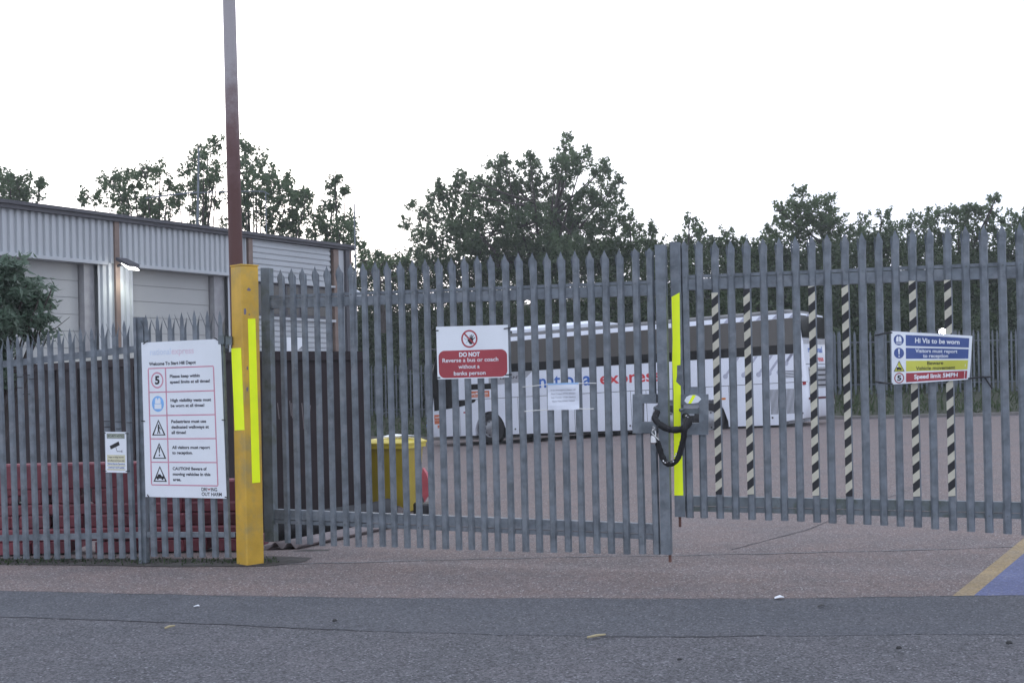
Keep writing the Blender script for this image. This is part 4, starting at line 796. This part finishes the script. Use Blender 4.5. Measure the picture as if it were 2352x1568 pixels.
for pts in ([(20, 935, 0), (-140, 920, -.01), (-300, 890, -.02)], [(20, 8, 0), (-140, 30, -.01), (-300, 55, -.02)], [(1530, 20, 0), (1700, 40, 0), (1850, 45, 0), (1960, 55, -.02)], [(1820, 50, .004), (1900, -80, .006), (1980, -210, .004)], [(1790, 60, .0), (1850, 20, .015), (1830, 60, .0)]):
    tie(t, [sg.m(min(max(a, 0), 1560), b, 0) + hd * ((a - min(max(a, 0), 1560)) / 1560 * .62) + hn * (.006 + c_) for a, b, c_ in pts], .006, nm='rope')
# ------------------------------------------------------------------ coach
CO = Vector((-3.19, 40.9, -.70)); ya = R(-31.4); pt = R(2.1)
ex = Vector((math.cos(ya) * math.cos(pt), math.sin(ya) * math.cos(pt), math.sin(pt))); ey = Vector((-math.sin(ya), math.cos(ya), 0)); ez = ex.cross(ey)
CM = Matrix((ex, ey, ez)).transposed().to_4x4()
cf = lambda v: CO + ex * v[0] + ey * v[1] + ez * v[2]
ct = thing('coach', 'long white three-axle coach with blue and red lettering parked beyond the gates', 'coach', CO)
def cb(mb, name, smooth=False, parent=ct): return mb.build(name, parent, smooth, cf)
LEN, WID = 13.72, 2.8
def plan(z, grow=0):
    f = np.interp(z, [.28, .6, 1.1, 1.5, 2.4, 3.2, 3.5, 3.62], [.20, .06, .0, .05, .22, .60, .85, 1.15]); b = np.interp(z, [.28, .7, 1.05, 2.0, 3.3, 3.5, 3.62], [.25, .0, .0, .05, .16, .22, .5])
    w = np.interp(z, [.28, .5, 3.3, 3.5, 3.58, 3.64], [.02, 0, 0, .03, .12, .38]); pts = []; x0, x1 = f - grow, LEN - b + grow; y0, y1 = w - grow, WID - w + grow
    rf, rb = .55, .16; n = 8
    for cx, cy, r, a0, sx_ in ((x0 + rf * 1.0, y0 + rf, rf, 180, 1), (x1 - rb, y0 + rb, rb, 270, 1), (x1 - rb, y1 - rb, rb, 0, 1), (x0 + rf, y1 - rf, rf, 90, 1)):
        for k in range(n + 1): a = R(a0 + 90 * k / n); pts.append((cx + r * math.cos(a), cy + r * math.sin(a), z))
    return pts
def loft(zs, m, cap=True, grow=0, sel=None):
    mb = MB(); L = [plan(z, grow) for z in zs]; n = len(L[0]); fs = []
    for j in range(len(L) - 1):
        for i in range(n):
            if sel and not sel(i): continue
            fs.append([j * n + i, j * n + (i + 1) % n, (j + 1) * n + (i + 1) % n, (j + 1) * n + i])
    if cap: fs += [list(range(n))[::-1], [(len(L) - 1) * n + i for i in range(n)]]
    mb.add([p for l in L for p in l], fs, m); return mb
def fixn(o):
    b = bmesh.new(); b.from_mesh(o.data); bmesh.ops.recalc_face_normals(b, faces=b.faces[:]); b.to_mesh(o.data); b.free(); return o
body = fixn(cb(loft([.28, .5, .8, 1.1, 1.5, 2.0, 2.4, 2.9, 3.2, 3.37, 3.5], M['coachw']), 'body', True))
# wheel arches cut from the body
def cutter(pts, y0, y1): mb = MB(); mb.ext([(x, 0, z) for x, z in pts], (0, 1, 0), y0, y1, M['coachd']); return fixn(mb.build('cut', None, False, cf))
fa = [(2.87 + .62 * math.cos(a), .3 + .78 * math.sin(a)) for a in np.linspace(0, math.pi, 14)]; fa = [(3.49, -.2)] + fa + [(2.25, -.2)]
ra = [(11.3, -.2), (11.28, .45), (11.15, .85), (10.9, 1.1), (9.2, 1.17), (8.92, .98), (8.76, .6), (8.72, -.2)]
ro = [(12.9, .0), (12.9, .36), (13.9, .49), (13.9, .0)]
cut = []
for p_ in (fa, ra):
    for y0, y1 in ((-.2, .5), (WID - .5, WID + .2)): cut.append(cutter(p_, y0, y1))
cut.append(cutter(ro, -.3, 3.2))
for c in cut:
    md = body.modifiers.new('cut', 'BOOLEAN'); md.object = c; md.solver = 'EXACT'; md.operation = 'DIFFERENCE'
bpy.context.view_layer.update(); nm = bpy.data.meshes.new_from_object(body.evaluated_get(bpy.context.evaluated_depsgraph_get())); body.modifiers.clear(); body.data = nm
for c in cut: bpy.data.objects.remove(c)
cb(loft([3.5, 3.56, 3.62, 3.64], M['coachd']), 'roof', True)
cb(loft([1.30, 1.5, 2.0, 2.4, 2.9, 3.2, 3.36], M['glassb'], False, .008, lambda i: i < 8 or i >= 27), 'windscreen', True)
def side(pts, y, m, name=None, th=.004, mb=None):
    q = mb or MB(); q.ext([(u, 0, z) for u, z in pts][::1], (0, -1, 0), -y, -y + th, m)
    return cb(q, name) if name else q
side([(.62, 1.17), (1.64, 1.27), (2.11, 1.35), (2.3, 1.42), (2.35, 1.49), (1.64, 1.49), (1.64, 3.33), (.95, 3.33), (.75, 3.0), (.62, 2.2)], 0, M['glassb'], 'driver_window', .009)
gw = [(1.9, 2.34), (13.36, 2.33), (13.52, 2.5), (13.62, 3.0), (13.66, 3.36), (1.9, 3.36)]
side([(1.9, 2.62), (13.56, 2.60), (13.62, 3.0), (13.66, 3.36), (1.9, 3.36)], 0, M['glass'], 'side_window', .006)  # upper pane: brown-grey reflection painted into the glass colour
side([(1.9, 2.34), (13.36, 2.33), (13.52, 2.5), (13.56, 2.60), (1.9, 2.62)], 0, M['glassb'], 'side_window_dark_reflection', .006)  # dark lower part of the painted reflection, as its own strip
side([(2.0, 1.83), (3.05, 1.82), (3.05, 2.01), (2.0, 2.02)], 0, M['glassb'], 'door_window', .006)
side([(2.9, 1.95), (4.2, 1.98), (4.38, 2.14), (4.62, 2.33), (2.9, 2.33)], 0, M['silver'], 'silver_panel', .005)
mb = MB()
for z in (1.50,): mb.ext([(1.65, 0, z - .008), (13.75, 0, z - .008), (13.75, 0, z + .008), (1.65, 0, z + .008)], (0, -1, 0), 0, .002, M['coachd'])
for u in (1.66, 4.0, 6.1, 8.12, 8.65, 11.35, 12.55, 13.42, 13.8): mb.ext([(u - .006, 0, .3 if u < 12.9 else .42), (u + .006, 0, .3 if u < 12.9 else .42), (u + .006, 0, 1.49), (u - .006, 0, 1.49)], (0, -1, 0), 0, .002, M['coachd'])
for u, z in ((3.85, .45), (2.05, .42), (8.05, .42), (11.5, .42), (12.65, .5), (13.55, .6)): mb.cyl((u, -.001, z), (0, 1, 0), .03, .006, M['coachd'], 10)
cb(mb, 'panel_joint')
mb = MB()
for i in range(22): u = 12.62 + i * .036; mb.ext([(u, 0, .60), (u + .017, 0, .60), (u + .017, 0, 1.32), (u, 0, 1.32)], (0, -1, 0), 0, .004, M['coachd'])
cb(mb, 'radiator_grille')
mb = MB()
for i in range(5): z = 1.64 + i * .045; mb.ext([(13.1, 0, z), (13.6, 0, z), (13.6, 0, z + .02), (13.1, 0, z + .02)], (0, -1, 0), 0, .004, M['coachd'])
cb(mb, 'air_louvre')
side([(13.0, 1.08), (13.16, 1.08), (13.16, 1.15), (13.0, 1.15)], .0045, M['amber'], 'side_marker'); side([(11.1, 1.09), (11.24, 1.09), (11.24, 1.15), (11.1, 1.15)], 0, M['amber'], 'side_marker'); side([(13.6, 1.41), (13.7, 1.41), (13.7, 1.50), (13.6, 1.50)], .0025, M['redlens'], 'tail_reflector')
side([(1.82, 1.05), (1.97, 1.05), (1.97, 1.10), (1.82, 1.10)], 0, M['redlens'], 'side_marker')
f_ = lambda a, b, off=0: Vector((a, -off, b))
mb = MB(); put_text(mb, f_, 'national', 4.84, 6.86, 1.77, .42, M['neblue'], .004, bold=.008); cb(mb, 'lettering'); mb = MB(); put_text(mb, f_, 'express', 7.08, 9.17, 1.77, .36, M['nered'], .004, bold=.008); cb(mb, 'lettering')
mb = MB(); put_text(mb, f_, 'LEVANTE', 3.35, 4.28, 2.12, .08, M['fascia'], .007, bold=.02); cb(mb, 'model_lettering')
def sticker(pts, txt):
    s_ = side(pts, 0, M['orange'], 'sticker', .003)
    mb = MB()
    for l, x0, x1, z, h in txt: put_text(mb, f_, l, x0, x1, z, h, M['white'], .0045, bold=.02)
    o = mb.build('sticker_lettering', s_, False, cf); return s_
sticker([(2.06, 1.57), (2.9, 1.56), (2.9, 1.77), (2.06, 1.78)], [('easyBus.com', 2.12, 2.84, 1.66, .07), ('low cost airport transfers', 2.12, 2.84, 1.60, .02)])
sticker([(.60, .72), (.92, .72), (.92, 1.04), (.60, 1.04)], [('easyBus', .64, .88, .93, .05), ('low cost coach', .63, .88, .84, .025)])
sticker([(.72, .58), (.90, .58), (.90, .68), (.72, .68)], [('.com', .76, .86, .61, .03)])
for i, (u, z) in enumerate(((11.27, 1.78), (11.84, 1.79), (12.30, 1.78), (12.62, 1.80), (12.92, 1.81), (13.14, 2.06))):
    mb = MB(); mb.add([f_(u + .075 * math.cos(a), z + .075 * math.sin(a), .003) for a in np.linspace(0, 6.283, 21)[:-1]], [list(range(20))], M['lilac'])
    l = 2.31 - z; mb.add([f_(u - .028, z + .03, .0026), f_(u + .032, z - .01, .0026), f_(u + l * .80 + .05, 2.32, .0026), f_(u + l * .80 - .04, 2.32, .0026)], [[0, 1, 2, 3]], M['lilac']); cb(mb, 'livery_graphic')
for i in range(6):
    u = 11.3 + i * .5; mb = MB(); mb.add([f_(u, 3.37, .0045), f_(u + .12, 3.37, .0045), f_(u + .25, 3.49, .0045), f_(u + .13, 3.49, .0045)], [[0, 1, 2, 3]], M['lilac']); cb(mb, 'livery_stripe')
# roof pod, rear face, mirror
mb = MB()
A_ = [(2.6, .35), (7.05, .35), (7.05, 2.15), (2.6, 2.15)]; rings = [[(a, b, 3.60) for a, b in A_], [(a * .995 + .02, b, 3.74) for a, b in A_], [(2.95, .5, 3.84), (6.55, .5, 3.84), (6.55, 2.0, 3.84), (2.95, 2.0, 3.84)]]
mb.add([p for r_ in rings for p in r_], [[j * 4 + i, j * 4 + (i + 1) % 4, (j + 1) * 4 + (i + 1) % 4, (j + 1) * 4 + i] for j in range(2) for i in range(4)] + [[8, 9, 10, 11]], M['coachw']); o = cb(mb, 'roof_unit')
mb = MB(); mb.ext([(3.1, 0, 3.64), (3.7, 0, 3.64), (3.7, 0, 3.72), (3.3, 0, 3.72)], (0, -1, 0), -.349, -.343, M['coachd']); cb(mb, 'roof_unit_vent')
def rear(y0, y1, z0, z1, m, name, d=.006):
    xr = lambda z: LEN - np.interp(z, [.28, .7, 1.05, 2.0, 3.3, 3.5], [.25, 0, 0, .05, .16, .22])
    mb = MB(); mb.ext([(xr(z0), y0, z0), (xr(z0), y1, z0), (xr(z1), y1, z1), (xr(z1), y0, z1)], (1, 0, 0), 0, d, m); return cb(mb, name)
rear(.17, WID - .17, 2.78, 3.44, M['glassb'], 'rear_window', .05); rear(.22, WID - .22, 2.60, 2.72, M['silver'], 'rear_trim'); rear(.17, WID - .17, 2.0, 2.016, M['coachd'], 'rear_joint', .003)
rear(.35, WID - .35, 1.30, 1.92, M['silver'], 'rear_panel', .005)
for i in range(4): rear(.42, WID - .42, 1.36 + i * .15, 1.41 + i * .15, M['coachd'], 'rear_louvre', .014)
rear(.12, WID - .12, .98, 1.04, mat('dark_red_lens', (.10, .015, .02), .4), 'light_strip', .01)
for y in (.45, WID - .67): rear(y, y + .22, .80, .95, M['amber'], 'tail_lamp', .012)
fr_ = lambda a, b, off=0: Vector((LEN - np.interp(b, [1, 2, 3.3], [0, .05, .16]) + .004 + off, a, b))
mb = MB(); put_text(mb, fr_, 'national', .55, 1.95, 2.36, .17, M['neblue'], .001, bold=.02); cb(mb, 'rear_lettering'); mb = MB(); put_text(mb, fr_, 'express', .65, 1.95, 2.10, .15, M['nered'], .001, bold=.02); cb(mb, 'rear_lettering')
mb = MB(); mb.tube([(.95, .1, 3.25), (.45, -.12, 3.32), (.02, -.16, 3.25), (-.12, -.16, 3.05)], .03, M['coachd'], 8); mb.box((-.14, -.16, 2.85), (.12, .24, .42), M['coachd']); cb(mb, 'mirror', True)
mb = MB(); mb.box((6.8, 1.25, .42), (12.2, 1.9, .45), M['coachd']); cb(mb, 'underframe')
for (x, z, s_) in ((.10, .90, M['redlens']),): pass
mb = MB()
for (a, z, r_, m_) in ((-150, .66, .07, M['neblue']), (-150, .86, .045, mat('teal', (.02, .12, .16), .5))):
    c = Vector((.55 + .56 * math.cos(R(a + 360)), .55 + .56 * math.sin(R(a + 360)), z)); mb.cyl(c, (math.cos(R(a)), math.sin(R(a)), 0), r_, .01, m_, 16)
cb(mb, 'badge')
def wheel(u, y, s_):
    mb = MB(); prof_ = [(.30, 0), (.44, -.0), (.50, .03), (.505, .14), (.50, .26), (.44, .29)]
    n = 32; vs = []; 
    for r_, d in prof_:
        for k in range(n): a = 2 * math.pi * k / n; vs.append((u + r_ * math.cos(a), y + d * s_, .50 + r_ * math.sin(a)))
    mb.add(vs, [[j * n + i, j * n + (i + 1) % n, (j + 1) * n + (i + 1) % n, (j + 1) * n + i] for j in range(len(prof_) - 1) for i in range(n)], M['tyre']); w = cb(mb, 'wheel', True)
    mb = MB(); vs = []; pr = [(.30, .0), (.285, .04), (.22, .03), (.16, .0), (.10, -.02), (.001, -.02)]
    for r_, d in pr:
        for k in range(n): a = 2 * math.pi * k / n; vs.append((u + r_ * math.cos(a), y + d * s_, .50 + r_ * math.sin(a)))
    mb.add(vs, [[j * n + i, j * n + (i + 1) % n, (j + 1) * n + (i + 1) % n, (j + 1) * n + i] for j in range(len(pr) - 1) for i in range(n)], M['rim'])
    for k in range(10): a = 2 * math.pi * k / 10; mb.cyl((u + .235 * math.cos(a), y + .028 * s_, .5 + .235 * math.sin(a)), (0, 1, 0), .026, .012, M['tyre'], 8)
    mb.build('rim', w, True, cf)
for u in (2.87, 9.35, 10.65): wheel(u, .03, 1); wheel(u, WID - .03, -1)
# ------------------------------------------------------------------ yellow bin
bp = ong(905, 1176); BY = bp.y; rz = R(-18)
bt = thing('wheelie_bin', 'yellow wheeled bin with a closed ridged lid at the end of the dark container', 'bin', bp)
rm = Matrix.Rotation(rz, 3, 'Z'); bfz = lambda v: bp + rm @ Vector(v)
bx0 = -.38; mb = MB(); lo_, hi_ = [(-.29, -.25), (.29, -.25), (.29, .27), (-.29, .27)], [(-.345, -.32), (.345, -.32), (.345, .34), (-.345, .34)]
def ringr(p, z, r=.05): 
    o = []
    for (x, y) in p:
        sx, sy = math.copysign(1, x), math.copysign(1, y); a = [(x - sx * r, y), (x - sx * r * .3, y - sy * r * .3), (x, y - sy * r)]
        if sx * sy < 0: a = a[::1]
        else: a = a[::-1]
        o += [(u, v, z) for u, v in a]
    return o
rings = [ringr(lo_, .03), ringr(lo_, .06), ringr(hi_, .93), ringr(hi_, .96)]; n = 12
mb.add([p for r_ in rings for p in r_], [[j * n + i, j * n + (i + 1) % n, (j + 1) * n + (i + 1) % n, (j + 1) * n + i] for j in range(3) for i in range(n)] + [list(range(n))[::-1]], M['binm']); mb.build('body', bt, True, bfz)
mb = MB(); big = [(x * 1.10, y * 1.10) for x, y in hi_]; rings = [ringr(big, .93), ringr(big, .985), ringr([(x * 1.04, y * 1.04) for x, y in big], .99), ringr([(x * 1.04, y * 1.04) for x, y in big], 1.01), ringr([(x * .85, y * .85) for x, y in big], 1.05), ringr([(x * .4, y * .4) for x, y in big], 1.07)]
mb.add([p for r_ in rings for p in r_], [[j * n + i, j * n + (i + 1) % n, (j + 1) * n + (i + 1) % n, (j + 1) * n + i] for j in range(5) for i in range(n)] + [[5 * n + i for i in range(n)]], M['lid']); mb.build('lid', bt, True, bfz)
for sx in (-1, 1): mb = MB(); mb.cyl((sx * .26, .34, .10), (1, 0, 0), .10, .05, M['rubber'], 18); mb.build('wheel', bt, True, bfz)
pw = bfz((.12, -.05, 1.085)); mb = MB(); mb.ext([pw + rm @ Vector(v) for v in ((-.2, -.15, 0), (.2, -.12, .02), (.24, .16, .0), (-.16, .14, .03))], (0, 0, 1), 0, .006, M['white']); tag(mb.build('card_sheet'), 'loose white card lying on the lid of the yellow bin', 'card')
# red board, block, rags, duct, corrugated sheet, strap
a = ong(972, 1165); mb = MB(); b0 = P(966, 1085, a.y); mb.ext([P(960, 1078, a.y), P(968, 1090, a.y), P(982, 1125, a.y), P(980, 1138, a.y), P(967, 1149, a.y), P(955, 1172, a.y + .0), P(950, 1168, a.y)], (.15, 1, 0), .3, .42, M['pinkpl']); tag(mb.build('red_plastic_board'), 'faded red plastic board leaning on the far side of the yellow bin', 'board')
a = ong(972, 1185); mb = MB(); mb.box(a + Vector((0, .15, .08)), (.24, .3, .17), M['rubber'], .3); o = mb.build('rubber_block'); o.modifiers.new('b', 'BEVEL').width = .02; tag(o, 'black rubber block on the ground right of the yellow bin', 'block')
def lumpsheet(name, cx, cy, w, d, h, m, label, cat, rz=0):
    c = ong(cx, cy); mb = MB(); nx, ny = 22, 14; vs = []
    for j in range(ny):
        for i in range(nx):
            u, v = i / (nx - 1) - .5, j / (ny - 1) - .5; e = max(0, 1 - (abs(u) * 2) ** 3) * max(0, 1 - (abs(v) * 2) ** 3)
            z = h * e * (.55 + 1.0 * abs(noise.noise((u * 7 + cx, v * 6, 1.3)))) + .01; q = Matrix.Rotation(rz, 3, 'Z') @ Vector((u * w, v * d, 0)); vs.append((c.x + q.x, c.y + q.y, zg(c.x + q.x, c.y + q.y) + z))
    mb.add(vs, [[j * nx + i, j * nx + i + 1, (j + 1) * nx + i + 1, (j + 1) * nx + i] for j in range(ny - 1) for i in range(nx - 1)], m); return tag(mb.build(name, None, True), label, cat)
lumpsheet('crumpled_cloth', 895, 1184, .62, .4, .13, M['rag'], 'crumpled grey-brown cloth heaped at the foot of the yellow bin', 'cloth')
dp = [ong(618, 1243), ong(720, 1229), ong(800, 1213), ong(865, 1200), ong(890, 1190)]; rr_ = .19
path = spl([p + Vector((0, 0, .13)) for p in dp], 44); mb = MB(); mb.tube(path, [.125 + .018 * math.cos(i * 2 * math.pi / 4.0) for i in range(len(path))], M['rubber'], 20); tag(mb.build('ribbed_duct', None, True), 'black ribbed plastic pipe lying along the foot of the dark container', 'pipe')
A_ = ong(648, 1262); B_ = ong(880, 1212); d = (B_ - A_); d.z = 0; L_ = d.length; d.normalize(); nn = Vector((-d.y, d.x, 0)); wv = Vector((1, .05, 0)); mb = MB(); vs = []; nx = 33
for j in range(6):
    for i in range(nx): u = i / (nx - 1) - .5; q = A_ + d * (L_ * j / 5) + wv * u * .33; vs.append((q.x, q.y, zg(q.x, q.y) + .038 - .030 * math.cos(u * 2 * math.pi * 2.5) + .005 + (.03 if j == 5 else 0)))
mb.add(vs, [[j * nx + i, j * nx + i + 1, (j + 1) * nx + i + 1, (j + 1) * nx + i] for j in range(5) for i in range(nx - 1)], M['sheet']); o = mb.build('corrugated_sheet', None, True); md = o.modifiers.new('s', 'SOLIDIFY'); md.thickness = .006; tag(o, 'strip of pale corrugated sheet lying on the ground under the left gate leaf', 'sheet')
mb = MB(); s_ = ong(834, 1180); mb.tube(spl([P(829, 1141, s_.y - .1), P(832, 1128, s_.y - .1), P(839, 1116, s_.y - .1), P(845, 1160, s_.y - .05)], 5), .012, M['white'], 6); tag(mb.build('white_strap'), 'curved white plastic strap sticking up behind the gate bars by the ribbed pipe', 'strap')
# ------------------------------------------------------------------ red barriers
def barrier(c, rz, label, h=.86, L=1.55):
    t = thing('plastic_barrier', label, 'barrier', c, 'red barriers behind the fence'); rm = Matrix.Rotation(rz, 3, 'Z'); f2 = lambda v: c + rm @ Vector(v)
    def bx(mb, x0, x1, z0, z1, y=.09): mb.ext([(x0, -y, z0), (x1, -y, z0), (x1, y, z0), (x0, y, z0)], (0, 0, 1), 0, z1 - z0, M['redpl'])
    mb = MB(); bx(mb, -L / 2, L / 2, h - .24, h, .10); bx(mb, -L / 2, L / 2, .34, .44, .12); bx(mb, -L / 2, L / 2, .10, .22, .17)
    for k in range(5): x = -L / 2 + .08 + k * (L - .16) / 4; bx(mb, x - .085, x + .085, .44, h - .24, .10); bx(mb, x - .12, x + .12, .22, .34, .14)
    o = mb.build('body', t, False, f2); o.modifiers.new('b', 'BEVEL').width = .015
    for x in (-L / 3, L / 3): mb = MB(); mb.ext([(x - .17, -.24, 0), (x + .17, -.24, 0), (x + .17, .24, 0), (x - .17, .24, 0)], (0, 0, 1), 0, .10, M['redpl']); mb.build('foot', t, False, f2)
for px, lab, h, rz_ in ((20, 'red plastic barrier behind the fence at the left edge', .76, .05), (165, 'red plastic barrier behind the fence, left of the small security notice', .82, .02), (345, 'red plastic barrier behind the fence under the left side of the welcome board', .62, -.05), (505, 'red plastic barrier ending behind the yellow post', .64, -.12)):
    a = P(px, 1285, 11.1); a.z = 0; barrier(a, rz_, lab, h, 1.42 if px < 300 else .68)
# ------------------------------------------------------------------ foreground shrub
B = [(-30, 640, 60), (20, 612, 42), (10, 660, 55), (60, 655, 42), (45, 700, 55), (88, 690, 30), (100, 728, 26), (0, 740, 55), (62, 745, 40), (-30, 800, 60), (-25, 870, 50), (0, 820, 26), (78, 775, 18), (112, 768, 10), (122, 655, 10), (118, 700, 12)]
t0 = P(-40, 1285, 11.6); t0.z = 0; t = thing('laurel_shrub', 'glossy long-leaved shrub leaning over the fence at the left edge', 'shrub', t0)
pts = []; dirs = []
for x, y, r in B:
    r *= 1.1; yy = 11.6 + random.uniform(-.35, .35); c = P(x, y, yy); rr0 = r / F0 * yy
    for k in range(int(34 * (r / 40) ** 2)):
        d = Vector(rng.normal(size=3)).normalized(); d.z = d.z * .8; tip = c + d * rr0 * random.uniform(.6, 1.15); out = (d + Vector((.35, -.1, .25))).normalized()
        for j in range(7): pts.append(tuple(tip - out * j * .022 + Vector(rng.normal(size=3)) * .018)); dirs.append(tuple(out + Vector(rng.normal(size=3)) * .5 - Vector((0, 0, .35))))
for x, y in ((118, 768), (128, 762), (108, 772), (98, 770), (88, 765), (110, 700), (112, 650), (60, 590)):
    c = P(x, y, 11.6)
    for j in range(6): pts.append(tuple(c + Vector(rng.normal(size=3)) * .035)); dirs.append((.9, 0, -.4))
leaves('foliage', np.array(pts), .105, M['leafD'], t, .30, 0, np.array(dirs))
mb = MB()
for x, y, r in B: e = P(x, y, 11.6); mb.tube([t0, t0.lerp(e, .55) + Vector((-.1, 0, .1)), e], [.03, .018, .006], M['bark'], 5)
mb.tube([P(100, 768, 11.6), P(130, 752, 11.6), P(160, 728, 11.6)], [.006, .004, .002], M['bark'], 4); mb.build('stem', t)
# weeds at the foot of the fence
pts = []
for i in range(700):
    x = random.uniform(-40, 640); y = 1292 + random.gauss(0, 3) ; p = ong(x, min(y, 1303)); pts.append((p.x, p.y, random.uniform(.0, .035)))
d_ = np.tile(np.array([[0, 0, 1.]]), (len(pts), 1)); tag(leaves('weeds', np.array(pts), .032, M['leafC'], None, .35, 0, d_), 'thin line of weeds and grit along the foot of the left fence', 'weeds', kind='stuff')
# dirt strip under the fence
draped('dirt_strip', [ong(*p) for p in ((-60, 1282), (300, 1282), (560, 1284), (700, 1262), (760, 1262), (700, 1290), (620, 1300), (400, 1302), (200, 1298), (-60, 1296))], mat('dark_dirt', (.055, .05, .045), .95, 0, .4, 12), .005)
# ------------------------------------------------------------------ litter
def bit(name, x, y, sz, m, label, cat, kind='stone'):
    c = ong(x, y, .013); mb = MB()
    if kind == 'stick': mb.tube([c + Vector((-sz, -.02, .006)), c + Vector((0, 0, .012)), c + Vector((sz, .04, .008))], [.006, .008, .005], m, 6)
    elif kind == 'flat': mb.ext([c + Vector(v) * sz for v in ((-1, -.4, 0), (.2, -.7, .3), (1, .1, .1), (.3, .8, .4), (-.8, .5, .1))], (0, 0, 1), 0, .003, m)
    else: mb.tube([c + Vector((-sz, 0, .3 * sz)), c + Vector((-.5 * sz, 0, .55 * sz)), c + Vector((.4 * sz, .2 * sz, .6 * sz)), c + Vector((sz, 0, .3 * sz))], [sz * .2, sz * .6, sz * .55, sz * .15], m, 7)
    return tag(mb.build(name, None, kind == 'stone'), label, cat)
bit('paper_scrap', 1790, 1373, .035, M['white'], 'white torn paper scrap on the tarmac joint below the right gate leaf', 'litter', 'flat')
bit('paper_scrap', 452, 1392, .02, M['white'], 'tiny white scrap on the dark tarmac strip in front of the yellow post', 'litter', 'flat')
bit('stick', 1370, 1463, .055, M['straw'], 'pale splinter of wood lying on the crack in the road', 'stick', 'stick')
bit('straw_stem', 389, 1442, .022, M['straw'], 'short yellow straw on the road at lower left', 'straw', 'stick')
bit('stone', 769, 1427, .016, M['stone'], 'small dark stone on the tarmac strip right of the yellow post', 'stone')
bit('dead_leaf', 1886, 1392, .025, M['stone'], 'dark dead leaf on the tarmac strip near the blue paint', 'leaf', 'flat')
bit('stone', 1561, 1516, .013, M['stone'], 'small dark stone on the road at the lower middle', 'stone')
bit('stone', 2065, 1490, .016, M['stone'], 'dark stone on the road at the lower right', 'stone')
bit('stone', 2318, 1479, .018, M['stone'], 'dark stone on the road near the right edge', 'stone')

# ------------------------------------------------------------------ haze volume added to stand in for lens glare
mb = MB(); mb.box((0, 70, 8), (336, 276, 24), M['white']); hz = mb.build('haze'); hz['kind'] = 'stuff'; hz['label'] = 'thin added haze over the whole yard, standing in for lens glare'
hm = bpy.data.materials.new('glare_haze'); hm.use_nodes = True; ht = hm.node_tree; ht.nodes.remove(ht.nodes['Principled BSDF'])
pv = ht.nodes.new('ShaderNodeVolumePrincipled'); pv.inputs['Color'].default_value = (.93, .95, .96, 1); pv.inputs['Density'].default_value = .0011; pv.inputs['Anisotropy'].default_value = .3
ht.links.new(pv.outputs[0], ht.nodes['Material Output'].inputs['Volume']); hz.data.materials.clear(); hz.data.materials.append(hm)
